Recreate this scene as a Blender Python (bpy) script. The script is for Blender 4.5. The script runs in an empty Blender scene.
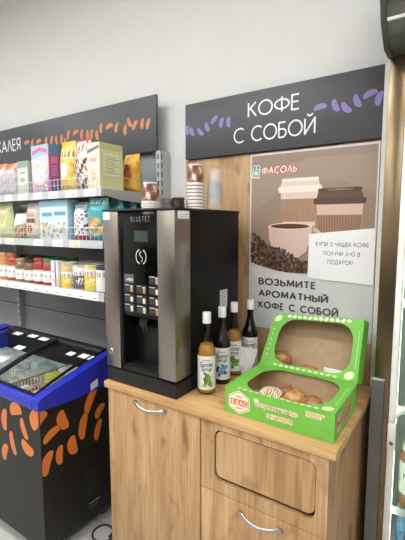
import bpy, bmesh, math, random
from mathutils import Vector, Matrix
random.seed(7)
S = bpy.context.scene
C = S.collection
PI = math.pi
ORG = {}

# ------------------------------------------------------------------ colour / materials
def lin(h):
    if isinstance(h, str):
        h = h.lstrip('#'); h = [int(h[i:i+2], 16)/255 for i in (0, 2, 4)]
    return tuple((c/12.92 if c <= .04045 else ((c+.055)/1.055)**2.4) for c in h[:3])

def newmat(name):
    m = bpy.data.materials.new(name); m.use_nodes = True
    nt = m.node_tree; b = nt.nodes['Principled BSDF']
    return m, nt, b

def mat(name, col, rough=.5, metal=0, spec=.5, var=.06, scale=30, bump=0, coat=0):
    """plain material with a little procedural unevenness"""
    m, nt, b = newmat(name)
    c = lin(col)
    tc = nt.nodes.new('ShaderNodeTexCoord')
    n = nt.nodes.new('ShaderNodeTexNoise'); n.inputs['Scale'].default_value = scale; n.inputs['Detail'].default_value = 3
    nt.links.new(tc.outputs['Object'], n.inputs['Vector'])
    r = nt.nodes.new('ShaderNodeValToRGB')
    r.color_ramp.elements[0].position = .3; r.color_ramp.elements[1].position = .7
    r.color_ramp.elements[0].color = (*[x*(1-var) for x in c], 1)
    r.color_ramp.elements[1].color = (*[min(1, x*(1+var)) for x in c], 1)
    nt.links.new(n.outputs['Fac'], r.inputs['Fac']); nt.links.new(r.outputs['Color'], b.inputs['Base Color'])
    b.inputs['Roughness'].default_value = rough; b.inputs['Metallic'].default_value = metal
    b.inputs['Specular IOR Level'].default_value = spec
    b.inputs['Coat Weight'].default_value = coat
    if bump:
        bp = nt.nodes.new('ShaderNodeBump'); bp.inputs['Strength'].default_value = bump; bp.inputs['Distance'].default_value = .002
        nt.links.new(n.outputs['Fac'], bp.inputs['Height']); nt.links.new(bp.outputs['Normal'], b.inputs['Normal'])
    return m

def wood(name, light, mid, dark, axis='z', seed=0.0, rough=.42):
    m, nt, b = newmat(name); L = nt.links
    tc = nt.nodes.new('ShaderNodeTexCoord')
    def mp(s, off):
        k = nt.nodes.new('ShaderNodeMapping'); k.inputs['Location'].default_value = (off, off*.7, off*1.3)
        k.inputs['Scale'].default_value = s if axis == 'z' else (s[2], s[1], s[0])
        L.new(tc.outputs['Object'], k.inputs['Vector']); return k
    def noise(k, sc, det, dist=0):
        n = nt.nodes.new('ShaderNodeTexNoise'); n.inputs['Scale'].default_value = sc; n.inputs['Detail'].default_value = det
        n.inputs['Distortion'].default_value = dist; L.new(k.outputs['Vector'], n.inputs['Vector']); return n
    a = noise(mp((9, 9, 1.0), seed), 1.6, 5, .8)        # broad bands
    f = noise(mp((60, 60, 2.2), seed+3), 1.8, 4, .3)      # fine fibres
    k = noise(mp((11, 11, 4.5), seed+8), .9, 2, .6)     # knots and dark flecks
    r = nt.nodes.new('ShaderNodeValToRGB'); e = r.color_ramp.elements
    e[0].position = .3; e[0].color = (*lin(mid), 1); e[1].position = .62; e[1].color = (*lin(light), 1)
    L.new(a.outputs['Fac'], r.inputs['Fac'])
    def over(prev, fac, lo, hi, amount):
        rr = nt.nodes.new('ShaderNodeMapRange'); rr.inputs['From Min'].default_value = lo; rr.inputs['From Max'].default_value = hi
        rr.inputs['To Max'].default_value = amount
        L.new(fac.outputs['Fac'], rr.inputs['Value'])
        mx = nt.nodes.new('ShaderNodeMix'); mx.data_type = 'RGBA'
        L.new(rr.outputs['Result'], mx.inputs['Factor']); L.new(prev, mx.inputs['A'])
        mx.inputs['B'].default_value = (*lin(dark), 1)
        return mx.outputs['Result']
    o = over(r.outputs['Color'], f, .48, .75, .55)
    o = over(o, k, .60, .74, .85)
    L.new(o, b.inputs['Base Color'])
    b.inputs['Roughness'].default_value = rough
    return m

def brushed(name, col, rough=.3):
    m, nt, b = newmat(name); L = nt.links
    tc = nt.nodes.new('ShaderNodeTexCoord'); k = nt.nodes.new('ShaderNodeMapping'); k.inputs['Scale'].default_value = (2, 2, 260)
    n = nt.nodes.new('ShaderNodeTexNoise'); n.inputs['Scale'].default_value = 3; n.inputs['Detail'].default_value = 3
    L.new(tc.outputs['Object'], k.inputs['Vector']); L.new(k.outputs['Vector'], n.inputs['Vector'])
    r = nt.nodes.new('ShaderNodeValToRGB'); c = lin(col)
    r.color_ramp.elements[0].position = .3; r.color_ramp.elements[0].color = (*[x*.9 for x in c], 1)
    r.color_ramp.elements[1].position = .7; r.color_ramp.elements[1].color = (*[min(1, x*1.06) for x in c], 1)
    L.new(n.outputs['Fac'], r.inputs['Fac']); L.new(r.outputs['Color'], b.inputs['Base Color'])
    b.inputs['Metallic'].default_value = 1; b.inputs['Roughness'].default_value = rough
    b.inputs['Anisotropic'].default_value = .5
    return m

def printmat(name, rough=.5, spec=.4, coat=0):
    m, nt, b = newmat(name)
    a = nt.nodes.new('ShaderNodeAttribute'); a.attribute_name = 'ink'
    nt.links.new(a.outputs['Color'], b.inputs['Base Color'])
    b.inputs['Roughness'].default_value = rough; b.inputs['Specular IOR Level'].default_value = spec
    b.inputs['Coat Weight'].default_value = coat
    return m

def thin_glass(name, tint='ffffff', rough=.03, fmul=1.0):
    m, nt, b = newmat(name); L = nt.links
    nt.nodes.remove(b)
    out = [n for n in nt.nodes if n.type == 'OUTPUT_MATERIAL'][0]
    t = nt.nodes.new('ShaderNodeBsdfTransparent'); t.inputs['Color'].default_value = (*lin(tint), 1)
    g = nt.nodes.new('ShaderNodeBsdfGlossy'); g.inputs['Roughness'].default_value = rough
    f = nt.nodes.new('ShaderNodeFresnel'); f.inputs['IOR'].default_value = 1.45
    mu = nt.nodes.new('ShaderNodeMath'); mu.operation = 'MULTIPLY'; mu.inputs[1].default_value = fmul; mu.use_clamp = True
    mx = nt.nodes.new('ShaderNodeMixShader')
    ge = nt.nodes.new('ShaderNodeNewGeometry'); iv = nt.nodes.new('ShaderNodeMath'); iv.operation = 'SUBTRACT'; iv.inputs[0].default_value = 1
    L.new(ge.outputs['Backfacing'], iv.inputs[1]); m2 = nt.nodes.new('ShaderNodeMath'); m2.operation = 'MULTIPLY'
    L.new(f.outputs['Fac'], mu.inputs[0]); L.new(mu.outputs[0], m2.inputs[0]); L.new(iv.outputs[0], m2.inputs[1]); L.new(m2.outputs[0], mx.inputs['Fac'])
    L.new(t.outputs[0], mx.inputs[1]); L.new(g.outputs[0], mx.inputs[2]); L.new(mx.outputs[0], out.inputs['Surface'])
    return m

def frosted(name, col, alpha):
    m, nt, b = newmat(name)
    b.inputs['Base Color'].default_value = (*lin(col), 1); b.inputs['Roughness'].default_value = .2; b.inputs['Alpha'].default_value = alpha
    return m

def emit(name, col, strength):
    m, nt, b = newmat(name)
    b.inputs['Base Color'].default_value = (*lin(col), 1)
    b.inputs['Emission Color'].default_value = (*lin(col), 1); b.inputs['Emission Strength'].default_value = strength
    return m

def tiles(name, col, grout, size):
    m, nt, b = newmat(name); L = nt.links
    tc = nt.nodes.new('ShaderNodeTexCoord'); br = nt.nodes.new('ShaderNodeTexBrick')
    br.offset = 0; br.inputs['Scale'].default_value = 1; br.inputs['Brick Width'].default_value = size; br.inputs['Row Height'].default_value = size
    br.inputs['Mortar Size'].default_value = .003
    br.inputs['Color1'].default_value = (*lin(col), 1); br.inputs['Color2'].default_value = (*[x*.95 for x in lin(col)], 1)
    br.inputs['Mortar'].default_value = (*lin(grout), 1)
    n = nt.nodes.new('ShaderNodeTexNoise'); n.inputs['Scale'].default_value = 14; n.inputs['Detail'].default_value = 6
    mx = nt.nodes.new('ShaderNodeMix'); mx.data_type = 'RGBA'; mx.blend_type = 'MULTIPLY'; mx.inputs['Factor'].default_value = .22
    L.new(tc.outputs['Object'], br.inputs['Vector']); L.new(tc.outputs['Object'], n.inputs['Vector'])
    L.new(br.outputs['Color'], mx.inputs['A']); L.new(n.outputs['Color'], mx.inputs['B'])
    L.new(mx.outputs['Result'], b.inputs['Base Color']); b.inputs['Roughness'].default_value = .35
    return m

M = dict(
    wall=mat('wall_paint', 'dcdcd8', .85, var=.015, scale=6, bump=.05),
    warmwall=mat('opposite_wall_paint', 'd8cfc0', .8, var=.02, scale=5),
    ceiling=mat('ceiling_paint', 'ececea', .9, var=.01),
    floor=tiles('floor_tile', 'cfcdc6', '9a9893', .45),
    oak=wood('oak_laminate', 'cba679', 'b1885a', '7a5836'),
    oak_b=wood('oak_laminate_second', 'cba679', 'b1885a', '7a5836', seed=5.3),
    oak_c=wood('oak_laminate_flap', 'caa577', 'b08758', '7a5836', seed=11.7),
    oak_wall=wood('oak_wall_board', 'c9a67e', 'b58d62', '8f6a45', seed=2.1, rough=.5),
    oak_top=wood('oak_worktop', 'd6af7b', 'c49860', '9a7145', axis='x', seed=4.4, rough=.35),
    edge=mat('oak_edge_band', 'd8b584', .5, var=.06),
    gap=mat('dark_gap', '1b1612', .9),
    steel=brushed('brushed_steel', '9a938c', .32),
    steel_d=brushed('brushed_steel_dark', '8c8884', .38),
    chrome=mat('chrome', 'b4b6b8', .25, 1, var=.03),
    machine=mat('machine_black_panel', '121111', .5, var=.08, scale=60, spec=.22),
    gloss=mat('black_gloss_front', '080809', .10, var=.02, spec=.22),
    blackplastic=mat('black_plastic', '141414', .45, var=.08),
    niche=mat('niche_black_plastic', '080808', .4, var=.05),
    sign=mat('sign_charcoal', '4b4b4e', .45, var=.03, scale=4, spec=.5),
    white=mat('white_plastic', 'ecebe7', .45, var=.02),
    trim=mat('white_trim', 'f2efe8', .5, var=.02),
    paper=mat('white_paper', 'f4f3f2', .75, var=.01),
    gondola=mat('shelving_grey_enamel', '8b8f91', .5, var=.03, spec=.4),
    gondola_l=mat('shelving_light_enamel', 'b4b6b5', .5, var=.02),
    lip=mat('price_rail_grey', 'b9bbbc', .4, var=.03),
    wire=mat('zinc_wire', 'd4d4d2', .4, .6, var=.03),
    frz=mat('freezer_black_wrap', '1b1a17', .42, var=.08, scale=12, spec=.4),
    blue=mat('freezer_blue_rim', '2430b4', .3, var=.03, spec=.5),
    rubber=mat('black_seal', '121212', .5, var=.05),
    liner=mat('freezer_white_liner', 'd5d8d6', .45, var=.03),
    print=printmat('printed_ink'),
    gprint=printmat('glossy_print', .3, .5),
    card=printmat('printed_carton', .5, .4),
    foil=printmat('printed_foil_bag', .28, .6),
    glass=thin_glass('freezer_glass', 'eef2f0', .02, .7),
    doorglass=thin_glass('fridge_glass', 'e2ebe6', .02, .9),
    clear=frosted('clear_plastic', 'f4f1ec', .20),
    bottle=thin_glass('bottle_glass', 'e8e4d8', .02, 1.3),
    darkbottle=mat('dark_syrup_bottle', '17120f', .1, var=.02, spec=.6),
    amber=mat('amber_syrup', 'd0a045', .12, var=.05, spec=.5),
    amber_d=mat('brown_syrup', 'bf9550', .12, var=.05, spec=.5),
    green=mat('box_green', '74bd47', .5, var=.03),
    greenside=mat('box_green_side', '4aa52f', .5, var=.03),
    kraft=mat('kraft_inside', 'b59a78', .8, var=.06, scale=40),
    bun=mat('glazed_bun', 'c08a4a', .3, var=.35, scale=25, coat=.4),
    bun_d=mat('brown_bun', 'a06a38', .32, var=.4, scale=22, coat=.4),
    icing=mat('white_icing', 'eee3cf', .4, var=.05),
    choco=mat('dark_glaze', '33302f', .3, var=.1),
    cup=mat('white_paper_cup', 'ece6de', .55, var=.03),
    lidblack=mat('black_cup_lid', '453730', .4, var=.05),
    lidgrey=mat('grey_cup_lid', '8a8886', .4, var=.05),
    fridge=mat('fridge_dark_frame', '786850', .26, .85, var=.05, scale=8, spec=.6),
    canopy=mat('fridge_canopy', '5c5d55', .16, .2, var=.06, scale=5, spec=.6),
    canopy_rim=mat('canopy_end_rim', '42443f', .4, var=.04),
    plate=mat('grey_sheet_metal', '6f6f6b', .4, .4, var=.05),
    cable=mat('black_cable', '222120', .5),
    lamp=emit('ceiling_lamp_diffuser', 'f7f7f9', 9.5),
    fridge_lamp_fill=emit('fridge_lamp_fill', 'f6fbf4', 2.5),
    darkrack=mat('dark_rack', '34322f', .6, var=.3, scale=8),
)

# ------------------------------------------------------------------ mesh builders
class MB:
    def __init__(s): s.b = bmesh.new()
    def box(s, x0, x1, y0, y1, z0, z1, bev=0, mi=0, seg=2):
        r = bmesh.ops.create_cube(s.b, size=1)
        vs = r['verts']
        for v in vs:
            v.co = Vector((x0+(v.co.x+.5)*(x1-x0), y0+(v.co.y+.5)*(y1-y0), z0+(v.co.z+.5)*(z1-z0)))
        fs = set(f for v in vs for f in v.link_faces)
        for f in fs: f.material_index = mi
        if bev:
            es = list(set(e for v in vs for e in v.link_edges))
            bmesh.ops.bevel(s.b, geom=es, offset=bev, segments=seg, affect='EDGES', profile=.5)
        return s
    def lathe(s, cx, cy, prof, n=24, mi=0, rot=None, cap=True):
        rings = []
        for r, z in prof:
            ring = []
            for k in range(n):
                a = 2*PI*k/n
                ring.append(s.b.verts.new((cx+r*math.cos(a), cy+r*math.sin(a), z)))
            rings.append(ring)
        for a, b_ in zip(rings, rings[1:]):
            for k in range(n):
                f = s.b.faces.new((a[k], a[(k+1) % n], b_[(k+1) % n], b_[k])); f.material_index = mi
        if cap:
            f = s.b.faces.new(list(reversed(rings[0]))); f.material_index = mi
            f = s.b.faces.new(rings[-1]); f.material_index = mi
        if rot is not None:
            bmesh.ops.transform(s.b, matrix=rot, verts=[v for r in rings for v in r])
        return s
    def tube(s, pts, r, n=8, mi=0, closed=False, flat=None):
        pts = [Vector(p) for p in pts]; rings = []
        N = len(pts)
        for i, p in enumerate(pts):
            if closed: d = pts[(i+1) % N]-pts[i-1]
            else: d = (pts[min(i+1, N-1)]-pts[max(i-1, 0)])
            d.normalize()
            up = Vector((0, 0, 1)) if abs(d.z) < .9 else Vector((1, 0, 0))
            u = d.cross(up).normalized(); w = u.cross(d).normalized()
            ra, rb = (r, r) if flat is None else flat
            rings.append([s.b.verts.new(p+u*ra*math.cos(2*PI*k/n)+w*rb*math.sin(2*PI*k/n)) for k in range(n)])
        rr = list(zip(rings, rings[1:])) + ([(rings[-1], rings[0])] if closed else [])
        for a, b_ in rr:
            for k in range(n):
                f = s.b.faces.new((a[k], a[(k+1) % n], b_[(k+1) % n], b_[k])); f.material_index = mi
        if not closed:
            s.b.faces.new(list(reversed(rings[0]))).material_index = mi; s.b.faces.new(rings[-1]).material_index = mi
        return s
    def prism(s, poly, fn, d0, d1, mi=0):
        """poly: list of 2-D points; fn(u, v, d) -> 3-D; extruded from d0 to d1"""
        a = [s.b.verts.new(fn(u, v, d0)) for u, v in poly]; c = [s.b.verts.new(fn(u, v, d1)) for u, v in poly]
        n = len(poly)
        s.b.faces.new(a).material_index = mi; s.b.faces.new(list(reversed(c))).material_index = mi
        for k in range(n):
            s.b.faces.new((a[k], c[k], c[(k+1) % n], a[(k+1) % n])).material_index = mi
        return s
    def frame(s, outer, inner, fn, d0, d1, mi=0):
        """ring between two loops of the same length, extruded"""
        n = len(outer)
        A = [[s.b.verts.new(fn(u, v, d)) for u, v in lp] for lp in (outer, inner) for d in (d0, d1)]
        o0, o1, i0, i1 = A
        for k in range(n):
            j = (k+1) % n
            for q in ((o0[k], o0[j], i0[j], i0[k]), (o1[j], o1[k], i1[k], i1[j]), (o0[j], o0[k], o1[k], o1[j]), (i0[k], i0[j], i1[j], i1[k])):
                s.b.faces.new(q).material_index = mi
        return s
    def blob(s, c, r, mi=0, sub=2, noise=0, tilt=0):
        rr = bmesh.ops.create_icosphere(s.b, subdivisions=sub, radius=1)
        mt = Matrix.Translation(c) @ Matrix.Rotation(tilt, 4, 'Z') @ Matrix.Diagonal((*r, 1))
        for v in rr['verts']:
            k = 1+noise*math.sin(v.co.x*5+c[0]*60)*math.cos(v.co.y*6)
            v.co = mt @ (v.co*k)
            for f in v.link_faces: f.material_index = mi
        return s
    def build(s, name, mats, parent=None, loc=None, ang=35):
        bmesh.ops.recalc_face_normals(s.b, faces=s.b.faces[:])
        me = bpy.data.meshes.new(name); s.b.to_mesh(me); s.b.free()
        return finish(name, me, mats, parent, loc, ang)

def finish(name, me, mats, parent, loc, ang=35):
    if not isinstance(mats, (list, tuple)): mats = [mats]
    for m in mats: me.materials.append(m)
    org = Vector(loc) if loc is not None else Vector(ORG.get(parent.name, (0, 0, 0)) if parent else (0, 0, 0))
    me.transform(Matrix.Translation(-org))
    if ang:
        me.polygons.foreach_set('use_smooth', [True]*len(me.polygons)); me.set_sharp_from_angle(angle=math.radians(ang))
    o = bpy.data.objects.new(name, me); C.objects.link(o)
    if parent: o.parent = parent
    elif loc is not None: o.location = loc
    ORG[o.name] = tuple(org)
    return o

def tag(o, label, cat, group=None):
    o['label'] = label; o['category'] = cat
    if group: o['group'] = group
    return o
def thing(name, label, cat, loc, group=None):
    o = bpy.data.objects.new(name, None); C.objects.link(o); o.location = loc; o.empty_display_size = .05
    ORG[o.name] = tuple(loc)
    return tag(o, label, cat, group)
def struct(o): o['kind'] = 'structure'; return o
def dup(root, loc, label=None, rot=None):
    r = root.copy(); C.objects.link(r); r.location = loc
    if rot is not None: r.rotation_euler = (0, 0, rot)
    if label: r['label'] = label
    for ch in list(root.children):
        c = ch.copy(); C.objects.link(c); c.parent = r
        for g in list(ch.children):
            d = g.copy(); C.objects.link(d); d.parent = c
    return r

# mapping helpers for flat prints
def front(y): return lambda u, v, d: (u, y-d, v)     # faces the shop (-y)
def side(x): return lambda u, v, d: (x+d, u, v)      # faces +x
def top(z): return lambda u, v, d: (u, v, z+d)
EPS = .0002

def ell(cx, cy, rx, ry=None, n=20, rot=0, a0=0, a1=2*PI):
    ry = rx if ry is None else ry
    pts = []
    full = abs(a1-a0-2*PI) < 1e-6
    for k in range(n if full else n+1):
        a = a0+(a1-a0)*k/n; x, y = rx*math.cos(a), ry*math.sin(a)
        pts.append((cx+x*math.cos(rot)-y*math.sin(rot), cy+x*math.sin(rot)+y*math.cos(rot)))
    return pts
def rect(x0, x1, z0, z1): return [(x0, z0), (x1, z0), (x1, z1), (x0, z1)]
def rrect(x0, x1, z0, z1, r, n=5):
    p = []
    for cx, cz, a in ((x1-r, z1-r, 0), (x0+r, z1-r, PI/2), (x0+r, z0+r, PI), (x1-r, z0+r, 1.5*PI)):
        for k in range(n+1):
            t = a+PI/2*k/n; p.append((cx+r*math.cos(t), cz+r*math.sin(t)))
    return p
def bean(cx, cy, L, W, rot, bend=.20, n=26):
    pts = []
    for k in range(n):
        a = 2*PI*k/n; ca, sa = math.cos(a), math.sin(a)
        x = L/2*math.copysign(abs(ca)**.85, ca); y = W*.46*math.copysign(abs(sa)**.75, sa)
        y += bend*W*(.5-(2*x/L)**2)
        pts.append((cx+x*math.cos(rot)-y*math.sin(rot), cy+x*math.sin(rot)+y*math.cos(rot)))
    return pts

# drawn alphabet: every glyph is a set of pen strokes on a unit-high body
def _a(cx, cy, rx, ry, d0, d1, n=18):
    return [(cx+rx*math.cos(math.radians(d0+(d1-d0)*k/n)), cy+ry*math.sin(math.radians(d0+(d1-d0)*k/n))) for k in range(n+1)]
_bowl = lambda w, y0, y1, x0=0: [(x0, y0)]+[(x0+w*.5, y0)]+_a(x0+w*.5, (y0+y1)/2, w*.5, (y1-y0)/2, -90, 90, 12)+[(x0, y1)]
GL = {
 'К': (.60, [[(0, 0), (0, 1)], [(.56, 1), (.03, .50)], [(.14, .60), (.60, 0)]]),
 'О': (.98, [_a(.49, .5, .49, .5, 0, 360, 32)]), 'Ф': (1.0, [_a(.5, .52, .5, .33, 0, 360, 30), [(.5, 0), (.5, 1.04)]]),
 'Е': (.48, [[(.48, 1), (0, 1), (0, 0), (.48, 0)], [(0, .52), (.44, .52)]]),
 'С': (.80, [_a(.49, .5, .49, .5, 50, 310, 24)]), 'Б': (.54, [[(.48, 1), (0, 1), (0, 0)], _bowl(.54, 0, .56)]),
 'И': (.70, [[(0, 1), (0, 0), (.70, 1), (.70, 0)]]), 'Й': (.70, [[(0, 1), (0, 0), (.70, 1), (.70, 0)], _a(.35, 1.30, .17, .13, 180, 360, 10)]),
 'А': (.76, [[(0, 0), (.38, 1), (.76, 0)], [(.14, .34), (.62, .34)]]), 'Л': (.70, [[(0, 0), (.35, 1), (.70, 0)]]),
 'Я': (.54, [[(.54, 0), (.54, 1)], [(.54-x, y) for x, y in _bowl(.54, .44, 1)], [(.26, .44), (0, 0)]]),
 'В': (.56, [[(0, 0), (0, 1)], _bowl(.50, .53, 1), _bowl(.56, 0, .53)]), 'З': (.52, [_a(.22, .76, .26, .24, 150, -90, 14), _a(.22, .26, .30, .26, 90, -150, 14)]),
 'Ь': (.54, [[(0, 1), (0, 0)], _bowl(.54, 0, .56)]), 'М': (.86, [[(0, 0), (.08, 1), (.43, .18), (.78, 1), (.86, 0)]]),
 'Т': (.58, [[(0, 1), (.58, 1)], [(.29, 1), (.29, 0)]]), 'Р': (.54, [[(0, 0), (0, 1)], _bowl(.54, .44, 1)]),
 'Н': (.68, [[(0, 0), (0, 1)], [(.68, 0), (.68, 1)], [(0, .5), (.68, .5)]]), 'Ы': (.80, [[(0, 1), (0, 0)], _bowl(.50, 0, .56), [(.80, 0), (.80, 1)]]),
 'П': (.66, [[(0, 0), (0, 1), (.66, 1), (.66, 0)]]), 'Д': (.74, [[(0, -.16), (0, 0), (.74, 0), (.74, -.16)], [(.10, 0), (.30, 1), (.62, 1), (.62, 0)]]),
 'У': (.62, [[(0, 1), (.33, .36)], [(.62, 1), (.22, 0)]]), 'Ч': (.56, [[(.56, 1), (.56, 0)], [(0, 1)]+_a(.26, .66, .26, .22, 180, 270, 8)+[(.56, .44)]]),
 'Ш': (.92, [[(0, 1), (0, 0), (.92, 0), (.92, 1)], [(.46, 0), (.46, 1)]]), 'Г': (.48, [[(0, 0), (0, 1), (.48, 1)]]),
 'Ю': (1.08, [[(0, 0), (0, 1)], [(0, .5), (.30, .5)], _a(.69, .5, .39, .5, 0, 360, 28)]), '-': (.30, [[(0, .40), (.30, .40)]]), '!': (.06, [[(.03, 1), (.03, .28)], [(.03, .10), (.03, 0)]]),
 '5': (.50, [[(.46, 1), (.10, 1), (.06, .56)]+_a(.22, .32, .28, .32, 110, -140, 14)]), '6': (.54, [_a(.27, .31, .27, .31, 0, 360, 22), [(.40, 1), (.06, .48)]]),
 'B': (.54, [[(0, 0), (0, 1)], _bowl(.50, .52, 1), _bowl(.54, 0, .52)]), 'L': (.44, [[(0, 1), (0, 0), (.44, 0)]]), 'U': (.60, [[(0, 1), (0, .3)]+_a(.30, .30, .30, .30, 180, 360, 12)+[(.60, 1)]]),
 'E': (.46, [[(.46, 1), (0, 1), (0, 0), (.46, 0)], [(0, .52), (.42, .52)]]), 'T': (.54, [[(0, 1), (.54, 1)], [(.27, 1), (.27, 0)]]), 'C': (.62, [_a(.34, .5, .34, .5, 50, 310, 20)]),
 ' ': (.30, []),
}

_tc = {}
def text_polys(s, x0, x1, z0, z1, bold=0.0, shear=0.0):
    key = (s, bold, shear)
    if key not in _tc:
        cu = bpy.data.curves.new('t', 'FONT'); cu.body = s; cu.resolution_u = 4; cu.offset = bold; cu.shear = shear
        ob = bpy.data.objects.new('t', cu); C.objects.link(ob); bpy.context.view_layer.update()
        me = ob.to_mesh(); vs = [(v.co.x, v.co.y) for v in me.vertices]; ps = [list(p.vertices) for p in me.polygons]
        ob.to_mesh_clear(); bpy.data.objects.remove(ob); bpy.data.curves.remove(cu)
        _tc[key] = (vs, ps)
    vs, ps = _tc[key]
    ax, bx = min(v[0] for v in vs), max(v[0] for v in vs); ay, by = min(v[1] for v in vs), max(v[1] for v in vs)
    f = lambda v: (x0+(v[0]-ax)/(bx-ax)*(x1-x0), z0+(v[1]-ay)/(by-ay)*(z1-z0))
    q = [f(v) for v in vs]
    return [[q[i] for i in p] for p in ps]

class PR:
    """flat printed graphics: coloured polygons in stacked ink layers on one plane"""
    def __init__(s, fn, base=1): s.fn = fn; s.v = []; s.f = []; s.c = []; s.base = base
    def poly(s, pts, col, layer=0):
        i = len(s.v); s.v += [s.fn(u, w, (layer+s.base)*EPS) for u, w in pts]
        s.f.append(list(range(i, i+len(pts)))); s.c.append(lin(col)); return s
    def text(s, t, x0, x1, z0, z1, col, layer=5, bold=0.0, shear=0.0, mirror=False):
        for p in text_polys(t, x0, x1, z0, z1, bold, shear): s.poly(p, col, layer)
        return s
    def draw(s, t, x0, x1, z0, z1, col, pen=.11, gap=.22, layer=5, slant=0.0):
        """lettering from the drawn alphabet; z0..z1 is the capital height, pen and gap are fractions of it"""
        tot = sum(GL[c][0] for c in t)+gap*(len(t)-1)+pen; H = z1-z0; kx = (x1-x0)/tot; hw = pen/2
        f = lambda p, o: (x0+(o+hw+p[0]+slant*p[1])*kx, z0+(hw+p[1]*(1-pen))*H)
        o = 0; q = 0
        for c in t:
            w, strokes = GL[c]
            for st in strokes:
                closed = abs(st[0][0]-st[-1][0])+abs(st[0][1]-st[-1][1]) < 1e-4
                n = len(st)
                for i in range(n-1):
                    a, b = st[i], st[i+1]; dx, dy = b[0]-a[0], (b[1]-a[1]); l = math.hypot(dx, dy)
                    if l < 1e-6: continue
                    nx, ny = -dy/l*hw, dx/l*hw
                    s.poly([f(p, o) for p in ((a[0]+nx, a[1]+ny), (b[0]+nx, b[1]+ny), (b[0]-nx, b[1]-ny), (a[0]-nx, a[1]-ny))], col, layer+(q % 5)*.05); q += 1
                    if i < n-2 or closed:
                        c0 = b; s.poly([f((c0[0]+hw*math.cos(k*PI/5), c0[1]+hw*math.sin(k*PI/5)), o) for k in range(10)], col, layer+(q % 5)*.05); q += 1
            o += w+gap
        return s
    def build(s, name, m, parent=None, loc=None):
        me = bpy.data.meshes.new(name); me.from_pydata(s.v, [], s.f)
        a = me.color_attributes.new('ink', 'FLOAT_COLOR', 'CORNER')
        for p, c in zip(me.polygons, s.c):
            for li in p.loop_indices: a.data[li].color = (*c, 1)
        me.validate(clean_customdata=False)
        # turn every face towards the outside of the plane
        n = Vector(s.fn(0, 0, 1))-Vector(s.fn(0, 0, 0))
        b = bmesh.new(); b.from_mesh(me)
        for f in b.faces:
            f.normal_update()
            if f.normal.dot(n) < 0: f.normal_flip()
        b.to_mesh(me); b.free()
        return finish(name, me, m, parent, loc, 0)

def grid_mesh(name, m, t, fn, colfn, n, h):
    me = bpy.data.meshes.new(name); vs, fs, cs = [], [], []
    for j in range(h+1):
        for i in range(n+1): vs.append(fn(i/n, j/h))
    for j in range(h):
        for i in range(n):
            fs.append((j*(n+1)+i, j*(n+1)+i+1, (j+1)*(n+1)+i+1, (j+1)*(n+1)+i)); cs.append(lin(colfn((i+.5)/n, (j+.5)/h)))
    me.from_pydata(vs, [], fs); a = me.color_attributes.new('ink', 'FLOAT_COLOR', 'CORNER')
    for p, c in zip(me.polygons, cs):
        for li in p.loop_indices: a.data[li].color = (*c, 1)
    return finish(name, me, m, t, None, 50)
# ------------------------------------------------------------------ the room
def slab(name, x0, x1, y0, y1, z0, z1, m):
    return struct(MB().box(x0, x1, y0, y1, z0, z1).build(name, m, ang=0))
slab('floor', -5.2, 2.6, -3.6, 2.75, -.1, 0, M['floor'])
slab('ceiling', -5.2, 2.6, -3.6, 2.75, 3.25, 3.40, M['ceiling'])
slab('wall_back', -5.2, -.325, 1.85, 2.0, 0, 3.25, M['wall'])
slab('wall_recess', -.45, 2.6, 2.6, 2.75, 0, 3.25, M['wall'])
slab('wall_left', -5.2, -5.05, -3.45, 1.85, 0, 3.25, M['wall'])
slab('wall_right', 2.45, 2.6, -3.45, 2.6, 0, 3.25, M['wall'])
slab('wall_front', -5.2, 2.6, -3.6, -3.45, 0, 3.25, M['warmwall'])
slab('trim_1', -.3345, -.313, 1.806, 1.85, .9, 2.245, M['trim'])

# ------------------------------------------------------------------ coffee corner wall board and sign
t = tag(MB().box(-1.342, -.341, 1.828, 1.8495, .9, 1.952).build('wall_board', M['oak_wall'], loc=(-.84, 1.84, .9), ang=0),
        'oak laminate board on the wall behind the coffee machine and poster', 'wall panel')

def bean_run(pr, pts, L, W, col):
    for x, z, r in pts: pr.poly(bean(x, z, L, W, r), col, 3)

sg = thing('hanging_sign', 'charcoal sign with purple beans over the coffee corner', 'sign', (-.842, 1.825, 1.955))
MB().box(-1.332, -.335, 1.808, 1.849, 1.955, 2.243, .002).build('board', M['sign'], sg)
pr = PR(front(1.808))
pr.draw('КОФЕ', -.952, -.688, 2.121, 2.194, 'f4f2f2', .115, .20)
pr.build('lettering', M['print'], sg); pr = PR(front(1.808))
pr.draw('С СОБОЙ', -1.030, -.612, 2.004, 2.080, 'f4f2f2', .115, .20)
pr.build('lettering', M['print'], sg)
pr = PR(front(1.808))
bean_run(pr, [(-1.318, 2.110, 1.57), (-1.288, 2.098, 2.0), (-1.232, 2.090, 2.3), (-1.190, 2.110, 2.0), (-1.145, 2.140, .75), (-1.102, 2.120, 1.3), (-1.060, 2.117, 1.6)], .052, .026, '9282c0')
pr.build('bean_print', M['print'], sg); pr = PR(front(1.808))
bean_run(pr, [(-.594, 2.116, .15), (-.527, 2.112, 2.0), (-.482, 2.096, 2.3), (-.437, 2.116, 2.0), (-.388, 2.136, .35), (-.352, 2.112, 1.3)], .058, .028, '9282c0')
pr.build('bean_print', M['print'], sg)

# ------------------------------------------------------------------ poster
po = thing('advertising_poster', 'poster with takeaway coffee cups and Cyrillic slogan on the oak board', 'poster', (-.64, 1.826, 1.082))
MB().box(-.941, -.341, 1.822, 1.828, 1.082, 1.945).build('sheet', mat('poster_paper', 'd9d7d6', .35, var=.01), po, ang=0)
PY = front(1.822)
pr = PR(PY)
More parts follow.
